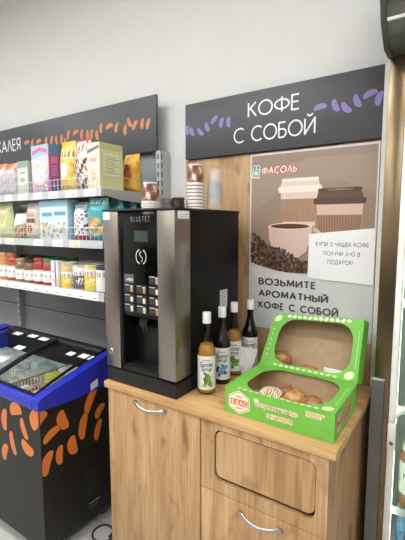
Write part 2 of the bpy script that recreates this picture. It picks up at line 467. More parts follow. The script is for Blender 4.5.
# sepia picture with wavy lower edge
edge = [(-.933 + (.585)*k/16, 1.412-.05*math.sin(k/16*PI*.62)-.012*math.sin(k/16*PI*2)) for k in range(17)]
pr.poly(edge+[(-.348, 1.936), (-.933, 1.936)], '9c8774', 0)
pr.poly([(-.933, 1.66), (-.933, 1.936), (-.348, 1.936), (-.348, 1.73), (-.5, 1.80), (-.72, 1.79)], 'a3907e', 1)
pr.poly([(-.933, 1.86), (-.933, 1.936), (-.348, 1.936), (-.348, 1.90), (-.6, 1.905)], '9a8674', 2)
pr.build('picture', M['gprint'], po)
pr = PR(PY, 4)
# left cup
pr.poly([(-.778, 1.757), (-.588, 1.757), (-.606, 1.595), (-.762, 1.595)], 'e2cabd', 0)
pr.poly([(-.774, 1.722), (-.592, 1.722), (-.603, 1.615), (-.764, 1.615)], 'b28f76', 1)
for k in range(15):
    u = -.768+k*.0118; pr.poly([(u, 1.72), (u+.004, 1.72), (u*.9+-.068+.004, 1.617), (u*.9-.068, 1.617)], '9b7962', 2)
pr.poly(rrect(-.789, -.578, 1.752, 1.782, .01), 'f0e5d6', 2)
pr.poly([(-.778, 1.780), (-.588, 1.780), (-.596, 1.81), (-.77, 1.81)], 'e2d4c3', 1)
pr.poly(rrect(-.772, -.594, 1.803, 1.818, .006), 'efe5d8', 2)
# right cup
pr.poly([(-.602, 1.70), (-.396, 1.70), (-.418, 1.46), (-.58, 1.46)], 'd9b9a7', 3)
pr.poly([(-.597, 1.645), (-.402, 1.645), (-.418, 1.46), (-.58, 1.46)], 'a07d66', 4)
for k in range(16):
    u = -.592+k*.0122; pr.poly([(u, 1.643), (u+.004, 1.643), (u*.86-.070+.004, 1.47), (u*.86-.070, 1.47)], '8a6852', 5)
pr.poly(rrect(-.615, -.386, 1.692, 1.720, .01), '5a473b', 5)
pr.poly([(-.603, 1.718), (-.398, 1.718), (-.408, 1.752), (-.593, 1.752)], '65503f', 4)
pr.poly(rrect(-.596, -.405, 1.748, 1.764, .006), '54423a', 5)
pr.poly(ell(-.50, 1.756, .06, .004), '8c7767', 6)
# mug with handle
pr.poly([(-.837, 1.59), (-.617, 1.598), (-.622, 1.54), (-.645, 1.475), (-.685, 1.445), (-.765, 1.443), (-.808, 1.472), (-.832, 1.53)], 'dcbdae', 7)
pr.poly(ell(-.727, 1.594, .110, .017), 'e8d5c5', 8)
pr.poly(ell(-.727, 1.594, .098, .012), '5e3c2c', 9)
for k in range(14):
    a0, a1 = -1.3+k*.2, -1.3+(k+1)*.2
    P = lambda a, r: (-.617+r*math.cos(a)*1.0, 1.545+r*math.sin(a)*.95)
    pr.poly([P(a0, .028), P(a1, .028), P(a1, .046), P(a0, .046)], 'd3b9a6', 6)
pr.build('printed_cups', M['gprint'], po)
pr = PR(PY, 14)
rb = random.Random(3)
def edge_z(x): 
    k = (x+.933)/.585*16; return 1.412-.05*math.sin(k/16*PI*.62)-.012*math.sin(k/16*PI*2)
for i in range(520):
    x = rb.uniform(-.925, -.60); tp = 1.55-(x+.933)*.40+.015*math.sin(x*40)
    if -.82 < x < -.63: tp = min(tp, 1.50 - .25*(x+.82))
    lo = edge_z(x)+.008
    if tp < lo: continue
    z = rb.uniform(lo, tp); 
    r = rb.uniform(0, PI); c = rb.choice(['4a372b', '5d4636', '6f5544', '3b2b22', '84685a'])
    pr.poly(ell(x, z, .0095, .0062, 8, r), c, i/104)
    dx, dz = .008*math.cos(r), .008*math.sin(r)
    pr.poly([(x-dx-dz*.08, z-dz+dx*.08), (x+dx-dz*.08, z+dz+dx*.08), (x+dx+dz*.08, z+dz-dx*.08), (x-dx+dz*.08, z-dz-dx*.08)], '2e211a', i/104+.3)
pr.build('printed_coffee_beans', M['gprint'], po)
pr = PR(PY, 2)
pr.draw('ФАСОЛЬ', -.886, -.693, 1.840, 1.886, 'c9574a', .42, .22, 2, .12)
pr.draw('ФАСОЛЬ', -.880, -.699, 1.846, 1.880, 'f6ece4', .18, .30, 5, .12)
pr.poly([(-.932, 1.832), (-.892, 1.828), (-.886, 1.872), (-.928, 1.876)], 'e4efe9', 2)
pr.poly([(-.928, 1.836), (-.895, 1.832), (-.890, 1.868), (-.924, 1.872)], '86b7a8', 3)
for a in (0, 1): pr.poly(ell(-.916+a*.018, 1.880, .010, .013), 'e4efe9', 2); pr.poly(ell(-.916+a*.018, 1.880, .007, .010), '5f9a72', 4)
pr.poly(ell(-.909, 1.853, .010, .008), 'e9efe9', 5)
pr.build('shop_logo', M['gprint'], po)
pr = PR(PY, 2)
pr.draw('ВОЗЬМИТЕ', -.886, -.590, 1.300, 1.338, '56555a', .25, .34)
pr.build('slogan', M['gprint'], po); pr = PR(PY, 2)
pr.draw('АРОМАТНЫЙ', -.886, -.533, 1.240, 1.278, '56555a', .25, .34)
pr.build('slogan', M['gprint'], po); pr = PR(PY, 2)
pr.draw('КОФЕ С СОБОЙ', -.885, -.485, 1.181, 1.220, '56555a', .25, .34)
pr.build('slogan', M['gprint'], po)

no = thing('paper_notice', 'white paper notice taped over the lower right of the coffee poster', 'notice', (-.51, 1.817, 1.34))
MB().prism([(-.632, 1.354), (-.343, 1.341), (-.343, 1.587), (-.630, 1.559)], front(1.8180), 0, .0012).build('sheet', M['paper'], no, ang=0)
pr = PR(front(1.8168))
pr.draw('КУПИ 5 ЧАШЕК КОФЕ', -.597, -.366, 1.503, 1.524, '77767b', .15, .28, 2)
pr.build('lettering', M['print'], no); pr = PR(front(1.8168))
pr.draw('ПОЛУЧИ 6-Ю В', -.560, -.401, 1.462, 1.483, '77767b', .15, .28, 2)
pr.build('lettering', M['print'], no); pr = PR(front(1.8168))
pr.draw('ПОДАРОК!', -.541, -.428, 1.424, 1.445, '77767b', .15, .28, 2)
pr.build('lettering', M['print'], no)

# ------------------------------------------------------------------ cabinets and worktop
def bow_handle(parent, x0, x1, z, y):
    n = 14; pts = []
    for k in range(n+1):
        s = k/n; pts.append((x0+(x1-x0)*s, y-.004-.024*math.sin(PI*s)**.7, z-.012*math.sin(PI*s)))
    m = MB().tube(pts, .006, 8, flat=(.0035, .007))
    for x in (x0, x1): m.box(x-.008, x+.008, y-.012, y, z-.008, z+.008, .003)
    return m.build('handle', M['chrome'], parent)

cb = thing('base_cabinet', 'oak base cabinet with one tall door below the coffee machine', 'cabinet', (-1.07, 1.5, 0))
m = MB(); m.box(-1.328, -1.31, 1.222, 1.82, 0, .868); m.box(-.838, -.822, 1.222, 1.82, 0, .868)
m.box(-1.31, -.838, 1.80, 1.82, .05, .868); m.box(-1.31, -.838, 1.24, 1.80, .06, .08); m.box(-1.31, -.838, 1.26, 1.275, 0, .06); m.box(-1.31, -.838, 1.222, 1.80, .85, .868)
m.build('carcass', M['oak'], cb)
d = MB().box(-1.328, -.824, 1.204, 1.220, .06, .866, .0015).build('door', M['oak'], cb)
bow_handle(d, -1.158, -.995, .846, 1.204)

wc = thing('waste_cabinet', 'oak base cabinet with rounded waste flap below the green box', 'cabinet', (-.57, 1.5, 0))
m = MB(); m.box(-.820, -.804, 1.222, 1.82, 0, .868); m.box(-.348, -.330, 1.222, 1.82, 0, .868)
m.box(-.804, -.348, 1.80, 1.82, .05, .868); m.box(-.804, -.348, 1.24, 1.80, .06, .08); m.box(-.804, -.348, 1.26, 1.275, 0, .06); m.box(-.804, -.348, 1.222, 1.80, .85, .868)
m.build('carcass', M['oak_b'], wc)
fx0, fx1, fz0, fz1 = -.758, -.371, .640, .842
hole = rrect(fx0, fx1, fz0, fz1, .028, 5)
def project_out(pts, x0, x1, z0, z1):
    cx, cz = (fx0+fx1)/2, (fz0+fz1)/2; out = []
    for u, v in pts:
        dx, dz = u-cx, v-cz
        k = min(((x1-cx) if dx > 0 else (x0-cx))/dx if abs(dx) > 1e-6 else 9e9, ((z1-cz) if dz > 0 else (z0-cz))/dz if abs(dz) > 1e-6 else 9e9)
        out.append((cx+dx*k, cz+dz*k))
    return out
outer = project_out(hole, -.818, -.331, .592, .866)
for c in ((-.818, .592), (-.331, .592), (-.331, .866), (-.818, .866)):
    i = min(range(len(outer)), key=lambda q: (outer[q][0]-c[0])**2+(outer[q][1]-c[1])**2); outer[i] = c
MB().frame(outer, hole, front(1.220), 0, .016).build('front_panel', M['oak_b'], wc, ang=0)
MB().box(-.79, -.352, 1.2215, 1.226, .60, .86).build('flap_recess', M['gap'], wc, ang=0)
# the waste flap hangs a little inwards at its lower edge
fl = [(u, v) for u, v in rrect(fx0+.007, fx1-.003, fz0+.016, fz1-.004, .026, 5)]
MB().prism(fl, lambda u, v, d: (u, 1.2195-d, v), 0, .0135).build('waste_flap', M['oak_c'], wc, ang=0)
MB().box(-.804, -.348, 1.2205, 1.240, .575, .602).build('cross_rail', M['oak_b'], wc, ang=0)
d = MB().box(-.818, -.331, 1.204, 1.220, .06, .589, .0015).build('door', M['oak_b'], wc)
bow_handle(d, -.642, -.488, .556, 1.204)

ct = MB().box(-1.346, -.308, 1.196, 1.8275, .870, .900, .003).build('worktop', M['oak_top'], loc=(-.83, 1.5, .87))
tag(ct, 'pale oak worktop lying across both coffee corner cabinets', 'worktop')

# ------------------------------------------------------------------ coffee machine
cm = thing('coffee_machine', 'tall black and steel coffee vending machine on the oak worktop', 'coffee machine', (-1.147, 1.5, .9))
MX0, MX1 = -1.345, -.950
m = MB()
m.box(MX0, MX1, 1.326, 1.725, .962, 1.66, .004)
m.build('cabinet_body', M['machine'], cm)
MB().box(MX0, MX1+.002, 1.217, 1.73, .9005, .962, .004).build('plinth', M['blackplastic'], cm)
MB().box(MX0-.003, MX1+.003, 1.214, 1.73, 1.658, 1.667, .002).build('top_cover', M['blackplastic'], cm)
# door: steel pillars left and right, gloss panel between
MB().box(MX0, -1.256, 1.217, 1.322, .968, 1.656, .003).build('steel_pillar', M['steel'], cm)
MB().box(-1.039, MX1, 1.217, 1.322, .972, 1.656, .003).build('steel_pillar', M['steel'], cm)
MB().box(-1.256, -1.039, 1.229, 1.32, 1.212, 1.656, .002).build('front_panel', M['gloss'], cm)
# dispensing niche: open box
m = MB(); m.box(-1.256, -1.039, 1.305, 1.322, .968, 1.212); m.box(-1.256, -1.247, 1.23, 1.305, .968, 1.212); m.box(-1.048, -1.039, 1.23, 1.305, .968, 1.212)
m.box(-1.247, -1.048, 1.223, 1.305, .968, .984)
m.build('dispensing_niche', M['niche'], cm)
m = MB(); m.box(-1.17, -1.125, 1.245, 1.30, 1.165, 1.212, .004)
for x in (-1.158, -1.137): m.lathe(x, 1.262, [(.006, 1.14), (.007, 1.165)], 12)
m.build('spout', M['blackplastic'], cm)
m = MB()
for k in range(12): m.box(-1.24+k*.0165, -1.232+k*.0165, 1.232, 1.30, .984, .988)
m.build('drip_grille', M['steel_d'], cm)
MB().prism([(1.229, 1.212), (1.305, 1.212), (1.305, 1.15)], lambda u, v, d: (d, u, v), -1.245, -1.05).build('niche_hood', M['gloss'], cm, ang=0)
m = MB(); R = Matrix.Translation((-1.310, 1.217, 1.040)) @ Matrix.Rotation(PI/2, 4, 'X')
m.lathe(0, 0, [(.014, 0), (.014, .004), (.011, .007), (.0, .007)], 20, rot=R)
lk = m.build('lock', M['chrome'], cm)
m = MB(); m.lathe(0, 0, [(.004, .0072), (.004, .0076)], 12, rot=R); m.build('keyhole', M['blackplastic'], lk)
FP = front(1.229)
pr = PR(FP); pr.draw('BLUETEC', -1.190, -1.086, 1.614, 1.635, 'adaeac', .10, .80, 2)
pr.build('lettering', M['print'], cm)
pr = PR(FP); pr.poly(rect(-1.173, -1.097, 1.530, 1.577), '2a332f', 1); pr.poly(rect(-1.168, -1.102, 1.534, 1.573), '37453f', 2)
pr.build('display', M['gprint'], cm)
pr = PR(FP)   # emblem of two curled strokes
def arc(cx, cz, r, w, a0, a1, col, ry=1.0):
    n = 12
    for k in range(n):
        p, q = a0+(a1-a0)*k/n, a0+(a1-a0)*(k+1)/n
        pr.poly([(cx+(r-w)*math.cos(p), cz+ry*(r-w)*math.sin(p)), (cx+r*math.cos(p), cz+ry*r*math.sin(p)), (cx+r*math.cos(q), cz+ry*r*math.sin(q)), (cx+(r-w)*math.cos(q), cz+ry*(r-w)*math.sin(q))], col, 1)
arc(-1.142, 1.469, .024, .004, .55*PI, 1.45*PI, 'c4c2bc', 1.3); arc(-1.130, 1.469, .024, .004, -.45*PI, .42*PI, 'c4c2bc', 1.3)
arc(-1.135, 1.480, .010, .0035, .45*PI, 1.5*PI, 'c4c2bc', 1.15); arc(-1.137, 1.459, .010, .0035, -.5*PI, .5*PI, 'c4c2bc', 1.15)
pr.build('emblem', M['print'], cm)
drinks = ['c8a37a', 'e9e2cf', 'd8dccc', 'b79064', 'ece6d2', 'c9d0a8']
k = 0
for x, zs in ((-1.208, (1.374, 1.332, 1.289, 1.247)), (-1.137, (1.331, 1.288, 1.246)), (-1.067, (1.375, 1.332, 1.288, 1.246))):
    for z in zs:
        first = (x == -1.208 and z > 1.37)
        pr = PR(FP)
        pr.poly(rect(x-.028, x+.028, z-.0185, z+.0185), '55625f' if first else '232624', 1)
        if first: pr.poly([(x-.02, z-.008), (x+.024, z-.012), (x+.024, z-.001), (x, z+.003)], 'b9c2be', 2)
        else:
            c = drinks[k % 6]; tall = k % 3; k += 1
            pr.poly(rect(x-.026, x-.004+.014*rb.random(), z+.0110, z+.0150), 'c9ccc8', 2)
            hh = (.010, .004, .007)[tall]
            pr.poly([(x+.006, z+hh), (x+.022, z+hh), (x+.020, z-.015), (x+.008, z-.015)], c, 2)
            pr.poly(ell(x+.014, z+hh, .008, .0025, 10), 'eeeae0', 3)
            pr.poly(rect(x-.024, x-.002, z-.010, z+.004), '3b413e', 2)
        pr.build('drink_button', M['gprint'], cm)
pr = PR(front(1.217)); pr.poly(rect(MX0+.001, -1.303, 1.622, 1.655), 'f2f1ee', 0); pr.poly(rect(-1.338, -1.312, 1.64, 1.643), 'c9c8c6', 1); pr.build('sticker', M['print'], cm)
pr = PR(side(MX1)); pr.poly(rect(1.237, 1.312, 1.625, 1.656), 'f2f1ee', 0); pr.poly(rect(1.25, 1.30, 1.640, 1.643), 'c9b8a8', 1); pr.poly(rect(1.25, 1.29, 1.633, 1.635), 'c9b8a8', 1); pr.build('sticker', M['print'], cm)
pr = PR(side(MX1)); pr.poly(rect(1.552, 1.618, 1.213, 1.300), 'dcdbd8', 0)
for k in range(6): pr.poly(rect(1.560, 1.605-.01*(k % 2), 1.287-k*.012, 1.290-k*.012), '8c8b8a', 1)
pr.build('sticker', M['print'], cm)

# ------------------------------------------------------------------ cups on the machine
TOPZ = 1.667
def cup_profile(z):     # inverted paper cup standing on its rim
    return [(.0005, z+.0885), (.0295, z+.0885), (.030, z+.092), (.031, z+.092), (.0395, z+.006), (.0425, z+.006), (.0432, z+.003), (.0425, z), (.0395, z), (.0385, z+.006)]
def cup(x, y, z, label, group, printed):
    t = thing('paper_cup', label, 'paper cup', (x, y, z), group)
    MB().lathe(x, y, cup_profile(z), 28, cap=False).build('cup_wall', M['cup'], t)
    if printed:
        # wrap-round print: brown band with pale swirls (only its lower edge shows on a cup with another over it)
        zt_ = .074 if printed == 2 else .0035
        n, h = 36, (10 if printed == 2 else 1); me = bpy.data.meshes.new('p'); vs, fs, cs = [], [], []
        for j in range(h+1):
            zz = .012+zt_*j/h; r = .0395-(.0085)*(zz-.006)/.086+.0008
            for i in range(n): a = 2*PI*i/n; vs.append((x+r*math.cos(a), y+r*math.sin(a), z+zz))
        for j in range(h):
            for i in range(n):
                fs.append((j*n+i, j*n+(i+1) % n, (j+1)*n+(i+1) % n, (j+1)*n+i))
                w = math.sin(i*.9+j*.35)+math.sin(i*.52-j*.7+1)+.5*math.sin(i*1.7+j*.9)
                cs.append(lin('dccbc0' if w > 1.0 else ('a98774' if w > .35 else ('8a5f4d' if w > -.9 else '6e4636'))))
        me.from_pydata(vs, [], fs); a = me.color_attributes.new('ink', 'FLOAT_COLOR', 'CORNER')
        for p, c in zip(me.polygons, cs):
            for li in p.loop_indices: a.data[li].color = (*c, 1)
        finish('printed_wrap', me, M['card'], t, None, 60)
    return t
for i in range(3):
    cup(-1.188, 1.352, TOPZ+i*.0125, ['bottom cup of the short upturned stack at the machine\'s front', 'middle cup of the short upturned stack at the machine\'s front',
        'brown printed cup topping the short stack at the machine\'s front'][i], 'short stack of paper cups', 2 if i == 2 else 1)
words = ['lowest', 'second', 'third', 'fourth', 'fifth', 'sixth', 'seventh', 'eighth', 'ninth']
for i in range(8):
    cup(-1.050, 1.50, TOPZ+i*.0155, 'brown printed cup topping the tall stack beside the coffee sign' if i == 7 else
        '%s white rim from below in the tall upturned paper cup stack' % words[i], 'tall stack of paper cups', 2 if i == 7 else 1)
proto = None
for i in range(6):
    lab = 'clear plastic cup topping the clear stack beside tall paper stack' if i == 5 else '%s clear cup from below in the see-through stack' % words[i]
    z = TOPZ+i*.015
    if proto is None:
        proto = thing('plastic_cup', lab, 'plastic cup', (-.985, 1.56, z), 'stack of clear cups')
        MB().lathe(-.985, 1.56, [(.026, z+.11), (.0275, z+.11), (.036, z+.006), (.038, z+.004), (.038, z)], 24, cap=False).build('cup_wall', M['clear'], proto)
    else: dup(proto, (-.985, 1.56, z), lab)
def lids(x, y, n, mm, nm, grp):
    for i in range(n):
        z = TOPZ+i*.011
        t = tag(MB().lathe(x, y, [(.028, z), (.029, z+.002), (.029, z+.005), (.0265, z+.006), (.025, z+.0105), (.021, z+.0105), (.019, z+.008), (.0, z+.008)], 28).build('cup_lid', mm, loc=(x, y, z)),
                nm % ['bottom', 'second', 'middle', 'fourth', 'top'][i], 'cup lid', grp)
lids(-1.163, 1.44, 5, M['lidgrey'], '%s grey lid in the pile left of the black lids', 'grey cup lids')
lids(-1.101, 1.44, 5, M['lidblack'], '%s black lid in the pile beside the grey lids', 'black cup lids')

# ------------------------------------------------------------------ syrup bottles
def syrup(x, y, syr, leaf, label, dark, sc=1.0):
    z = .9005
    t = thing('syrup_bottle', label, 'bottle', (x, y, z), 'syrup bottles')
    R = .037
    prof = [(.0, .006), (R-.004, .001), (R-.001, .004), (R, .010), (R, .185), (R-.002, .196), (R-.010, .212), (.022, .232), (.0165, .250), (.0145, .268), (.0142, .312), (.0165, .313), (.0165, .318), (.014, .319)]
    MB().lathe(x, y, [(r, z+h) for r, h in prof], 32, cap=False).build('glass_body', M['darkbottle'] if dark else M['bottle'], t)
    if not dark:
        lp = [(0, .008), (R-.005, .009), (R-.003, .012), (R-.003, .184), (R-.005, .194), (R-.012, .210)]
        lp += [(.0, .210)]
        MB().lathe(x, y, [(max(r, .0002), z+h) for r, h in lp], 28, cap=False).build('syrup', syr, t)
    m = MB().lathe(x, y, [(.0175, z+.298), (.0178, z+.30), (.0178, z+.341), (.0165, z+.343), (.0004, z+.343)], 24, cap=False); m.build('cap', M['white'], t)
    # wrapped label facing the camera direction
    r = R+.0008; ac = math.atan2(-y, -x)
    lb = grid_mesh('paper_label', M['card'], t, lambda u, v: (x+r*math.cos(ac-1.9+3.8*u), y+r*math.sin(ac-1.9+3.8*u), z+.024+.142*v), lambda u, v: 'efeeea' if .03 < v < .97 else 'd8d5cd', 40, 6)
    cyl = lambda u, v, d: (x+(r+.0003+d)*math.cos(ac+u/r), y+(r+.0003+d)*math.sin(ac+u/r), z+v)
    pr = PR(cyl)
    pr.text('Barista', -.018, .014, .1455, .1535, 'a5353a', 2, .01, .2)
    pr.text('Gourmet', -.029, .027, .1210, .1430, '34374f', 2, .012, .35)
    pr.text('Syrup', -.024, .022, .0990, .1220, '34374f', 2, .012, .35)
    rr = random.Random(int(abs(y)*1000))
    for q in range(22):
        a = rr.uniform(0, 6.28); d = rr.uniform(.0, 1)
        px_, pz_ = .001+.023*d*math.cos(a), .068+.028*d*math.sin(a); ro = rr.uniform(0, 3)
        pr.poly(ell(px_, pz_, .0100, .0068, 12, ro), leaf[q % len(leaf)], 2+q*.15)
    for q in range(5): pr.poly(rect(-.028+q*.011, -.020+q*.011, .036, .038), 'b5b3b8', 1)
    pr.build('label_print', M['card'], lb)
    return t
GR = ['6f9a3c', '86b04a', '4f7a35', '9fc063', '5a5560']; BL = ['3f6fa3', '5a8fc0', '2d4f86', '7fb0d0', 'c0d4e0']
syrup(-.891, 1.352, M['amber'], GR, 'amber syrup bottle with green leaves label, nearest the machine front', False)
syrup(-.895, 1.482, M['amber'], BL, 'dark syrup bottle with blue motif on its label', True)
syrup(-.902, 1.602, M['amber_d'], GR, 'pale amber syrup bottle with green label, behind the blue-labelled one', False)
syrup(-.868, 1.700, M['amber'], GR, 'dark syrup bottle behind the white sugar sticks', True)

# sugar sticks in a clear holder
hx, hy = -.842, 1.615
hd = tag(MB().lathe(hx, hy, [(.030, .9005), (.034, .902), (.037, .955), (.0355, .955), (.033, .904), (.0, .904)], 24, cap=False).build('stick_holder', M['clear'], loc=(hx, hy, .9005)),
         'clear cup holding white sugar sticks behind the green box', 'holder')
for i in range(9):
    a = -1.2+i*.3; bx, by = hx+.010*math.sin(a), hy-.012+.006*(i % 3); tx, ty = hx+.046*math.sin(a)*1.05, hy-.014+.012*(i % 3)
    base, tip = Vector((bx, by, .9055)), Vector((tx, ty, 1.038-.004*(i % 3)))
    w = Vector((.0085, .002*(i % 2), 0)); m = MB()
    pr_ = []
    for q in range(5):
        s = q/4; c = base.lerp(tip, s); th = .0035 if 0 < q < 4 else .0006
        pr_.append([m.b.verts.new(c-w+Vector((0, 0, 0))), m.b.verts.new(c-Vector((0, th, 0))), m.b.verts.new(c+w), m.b.verts.new(c+Vector((0, th, 0)))])
    for p, q in zip(pr_, pr_[1:]):
        for k in range(4): m.b.faces.new((p[k], p[(k+1) % 4], q[(k+1) % 4], q[k]))
    m.b.faces.new(pr_[0]); m.b.faces.new(pr_[-1])
    tag(m.build('sugar_stick', M['paper'], loc=base), 'white paper sugar stick standing in the clear cup behind the green box', 'sugar stick', 'white sugar sticks')

# ------------------------------------------------------------------ green pastry box
bx = thing('pastry_box', 'open green cardboard pastry display box on the oak worktop', 'pastry box', (-.535, 1.38, .9005))
BX0, BX1, BY0, BY1, BZ0, BZ1 = -.735, -.329, 1.243, 1.532, .9015, 1.0
# base tray: outside green, inside kraft
m = MB()
T = .003
for (a, b_, c_, d_) in ((BX0, BX1, BY0, BY0+T), (BX0, BX1, BY1-T, BY1), (BX0, BX0+T, BY0+T, BY1-T), (BX1-T, BX1, BY0+T, BY1-T)):
    m.box(a, b_, c_, d_, BZ0, BZ1)
m.box(BX0+T, BX1-T, BY0+T, BY1-T, BZ0, BZ0+T)
m.build('tray', M['green'], bx, ang=0)
m = MB(); e = .0008
m.box(BX0+T, BX1-T, BY1-T-e, BY1-T, BZ0+T, BZ1-T); m.box(BX0+T, BX0+T+e, BY0+T, BY1-T, BZ0+T, BZ1-T); m.box(BX1-T-e, BX1-T, BY0+T, BY1-T, BZ0+T, BZ1-T)
m.box(BX0+T, BX1-T, BY0+T, BY0+T+e, BZ0+T, BZ1-T); m.box(BX0+T, BX1-T, BY0+T, BY1-T, BZ0+T, BZ0+T+e)
m.build('tray_lining', M['kraft'], bx, ang=0)
def frame_face(outer_rect, inner_pts):
    x0, x1, z0, z1 = outer_rect
    cx, cz = (x0+x1)/2, (z0+z1)/2; out = []
    for u, v in inner_pts:
        dx, dz = u-cx, v-cz
        k = min(((x1-cx) if dx > 0 else (x0-cx))/dx if abs(dx) > 1e-9 else 9e9, ((z1-cz) if dz > 0 else (z0-cz))/dz if abs(dz) > 1e-9 else 9e9)
        out.append((cx+dx*k, cz+dz*k))
    # snap the nearest points to the corners
    for c in ((x0, z0), (x1, z0), (x1, z1), (x0, z1)):
        i = min(range(len(out)), key=lambda q: (out[q][0]-c[0])**2+(out[q][1]-c[1])**2); out[i] = c
    return out
hole = rrect(BX0+.052, BX1-.040, BY0+.014, BY1-.016, .085, 10)
out = frame_face((BX0, BX1, BY0, BY1), hole)
MB().frame(out, hole, top(BZ1), -.0005, .002).build('top_flap', M['green'], bx, ang=0)
# hinged lid, leaning back, built in its own plane coordinates: u along x, v up the lid, d towards the back
LA = math.radians(19)
LL = .245; LD = .095
def lidmap(u, v, d):
    k = v/LL; v = v*(1-.075*max(0, (BX1-u)/(BX1-BX0))); uu = u+ (max(0, (BX1-u)/(BX1-BX0)))*.038*k
    return (uu, BY1+.001+v*math.sin(LA)+d*math.cos(LA), BZ1+.003+v*math.cos(LA)-d*math.sin(LA))
hole2 = rrect(BX0+.046, BX1-.034, .020, LL-.022, .070, 10)
out2 = frame_face((BX0, BX1, 0, LL), hole2)
m = MB().frame(out2, hole2, lidmap, 0, .0025)
m.prism([(BX0, 0), (BX1, 0), (BX1, LL), (BX0, LL)], lidmap, LD-.003, LD)
m.prism([(BX0, .0), (BX0+.003, .0), (BX0+.003, LL), (BX0, LL)], lidmap, .0025, LD-.003)
m.prism([(BX1-.003, .0), (BX1, .0), (BX1, LL), (BX1-.003, LL)], lidmap, .0025, LD-.003)
m.prism([(BX0+.003, LL-.003), (BX1-.003, LL-.003), (BX1-.003, LL), (BX0+.003, LL)], lidmap, .0025, LD-.003)
m.prism([(BX0+.003, .0), (BX1-.003, .0), (BX1-.003, .003), (BX0+.003, .003)], lidmap, .0025, LD-.003)
ld = m.build('lid', M['green'], bx, ang=0)
m = MB()
m.prism([(BX0+.003, .003), (BX1-.003, .003), (BX1-.003, LL-.003), (BX0+.003, LL-.003)], lidmap, LD-.0042, LD-.0032)
m.prism([(BX0+.0032, .003), (BX0+.004, .003), (BX0+.004, LL-.003), (BX0+.0032, LL-.003)], lidmap, .003, LD-.005)
m.prism([(BX1-.004, .003), (BX1-.0032, .003), (BX1-.0032, LL-.003), (BX1-.004, LL-.003)], lidmap, .003, LD-.005)
m.prism([(BX0+.004, .0032), (BX1-.004, .0032), (BX1-.004, .004), (BX0+.004, .004)], lidmap, .003, LD-.005)
m.prism([(BX0+.004, LL-.004), (BX1-.004, LL-.004), (BX1-.004, LL-.0032), (BX0+.004, LL-.0032)], lidmap, .003, LD-.005)
m.build('lid_lining', M['kraft'], ld, ang=0)
# pale leaf-like dots round the lid opening and along the front edge of the tray
pr = PR(lambda u, v, d: lidmap(u, v, -d))
for k in range(12):
    x = BX0+.075+k*.0245; pr.poly(ell(x, LL-.011, .0100, .0068, 14, .5*math.sin(k*2)), 'ecf2cf', 0)
for k in range(11):
    x = BX0+.07+k*.025; pr.poly(ell(x, .010, .009, .0045, 14, .2*math.sin(k*3)), 'e2e9bd', 0)
for x, v, r in ((BX0+.024, LL-.024, .019), (BX1-.032, .024, .020)): pr.poly(ell(x, v, r, r*.75, 16, .6), 'e3e7bf', 0)
for k in range(6): pr.poly(ell(BX0+.018, .05+k*.024, .003, .005, 10), 'c9e29a', 0)
for k in range(20): pr.poly(rect(BX1-.016, BX1-.011, .055+k*.0075, .059+k*.0075), 'c4e58f', 0)
pr.build('lid_print', M['card'], ld)
pr = PR(top(BZ1+.002))
for k in range(13):
    x = BX0+.055+k*.024; pr.poly(ell(x, BY0+.0075, .0085, .005, 14, .2*math.sin(k*2)), 'dfe9b8', 0)
pr.poly(ell(BX1-.030, BY0+.024, .020, .015, 16, .6), 'e4e8c2', 0)
for k in range(22): pr.poly(rect(BX1-.020, BX1-.012, BY0+.06+k*.008, BY0+.064+k*.008), 'a5dd6f', 0)
pr.build('flap_print', M['card'], bx)
pr = PR(front(BY0))
def hexa(cx, cz, rx, rz): return [(cx+rx*math.sin(PI/3*k), cz+rz*math.cos(PI/3*k)) for k in range(6)]
pr.poly(hexa(-.676, .951, .050, .045), 'f2ead4', 0); pr.poly(hexa(-.676, .951, .046, .041), 'd5733f', 1); pr.poly(hexa(-.676, .951, .043, .038), 'f4ecd8', 2)
for dz, w in ((.022, .028), (-.022, .028)): pr.poly(rect(-.676-w/2, -.676+w/2, .951+dz-.003, .951+dz+.003), 'e2a37c', 3)
pr.poly(rect(-.711, -.641, .939, .963), 'dd7a48', 3)
for k in range(4): pr.draw('ЕДАС'[k], -.706+k*.0165, -.694+k*.0165, .942, .960, 'f6eedd', .16, .2, 5)
# two slogan lines, cream bands with orange letters
pr.poly(ell(-.607, .975, .010, .009, 14), 'f3e9d0', 0)
pr.text('Современная еда', -.612, -.452, .950, .975, 'f6efdc', 1, bold=.075); pr.text('Современная еда', -.610, -.454, .952, .973, 'e08a4a', 3, bold=.0)
pr.text('с качеством', -.566, -.470, .922, .941, 'f6efdc', 1, bold=.075); pr.text('с качеством', -.564, -.472, .924, .939, 'e08a4a', 3, bold=.0)
pr.poly(rect(-.424, -.362, .979, .987), 'f3ead2', 0); pr.poly(rect(-.421, -.365, .981, .985), 'e0935c', 1); pr.poly(rect(-.424, -.372, .968, .976), 'f3ead2', 0); pr.poly(rect(-.421, -.375, .970, .974), 'e0935c', 1)
pr.build('front_print', M['card'], bx)
pr = PR(side(BX1))
pr.poly(hexa(1.288, .951, .034, .042), 'd6a98f', 0); pr.poly(hexa(1.288, .951, .030, .037), 'c0604c', 1); pr.poly(hexa(1.288, .951, .027, .033), 'dbb49a', 2); pr.poly(rect(1.268, 1.308, .942, .960), 'c4644e', 3)
pr.text('Еда', 1.340, 1.455, .918, .985, 'd8ae94', 1, bold=.09, shear=.2); pr.text('Еда', 1.346, 1.449, .924, .980, 'c25a48', 4, bold=.0, shear=.2)
pr.poly(rect(1.35, 1.44, .912, .917), 'd0a088', 1)
pr.build('side_print', M['card'], bx)

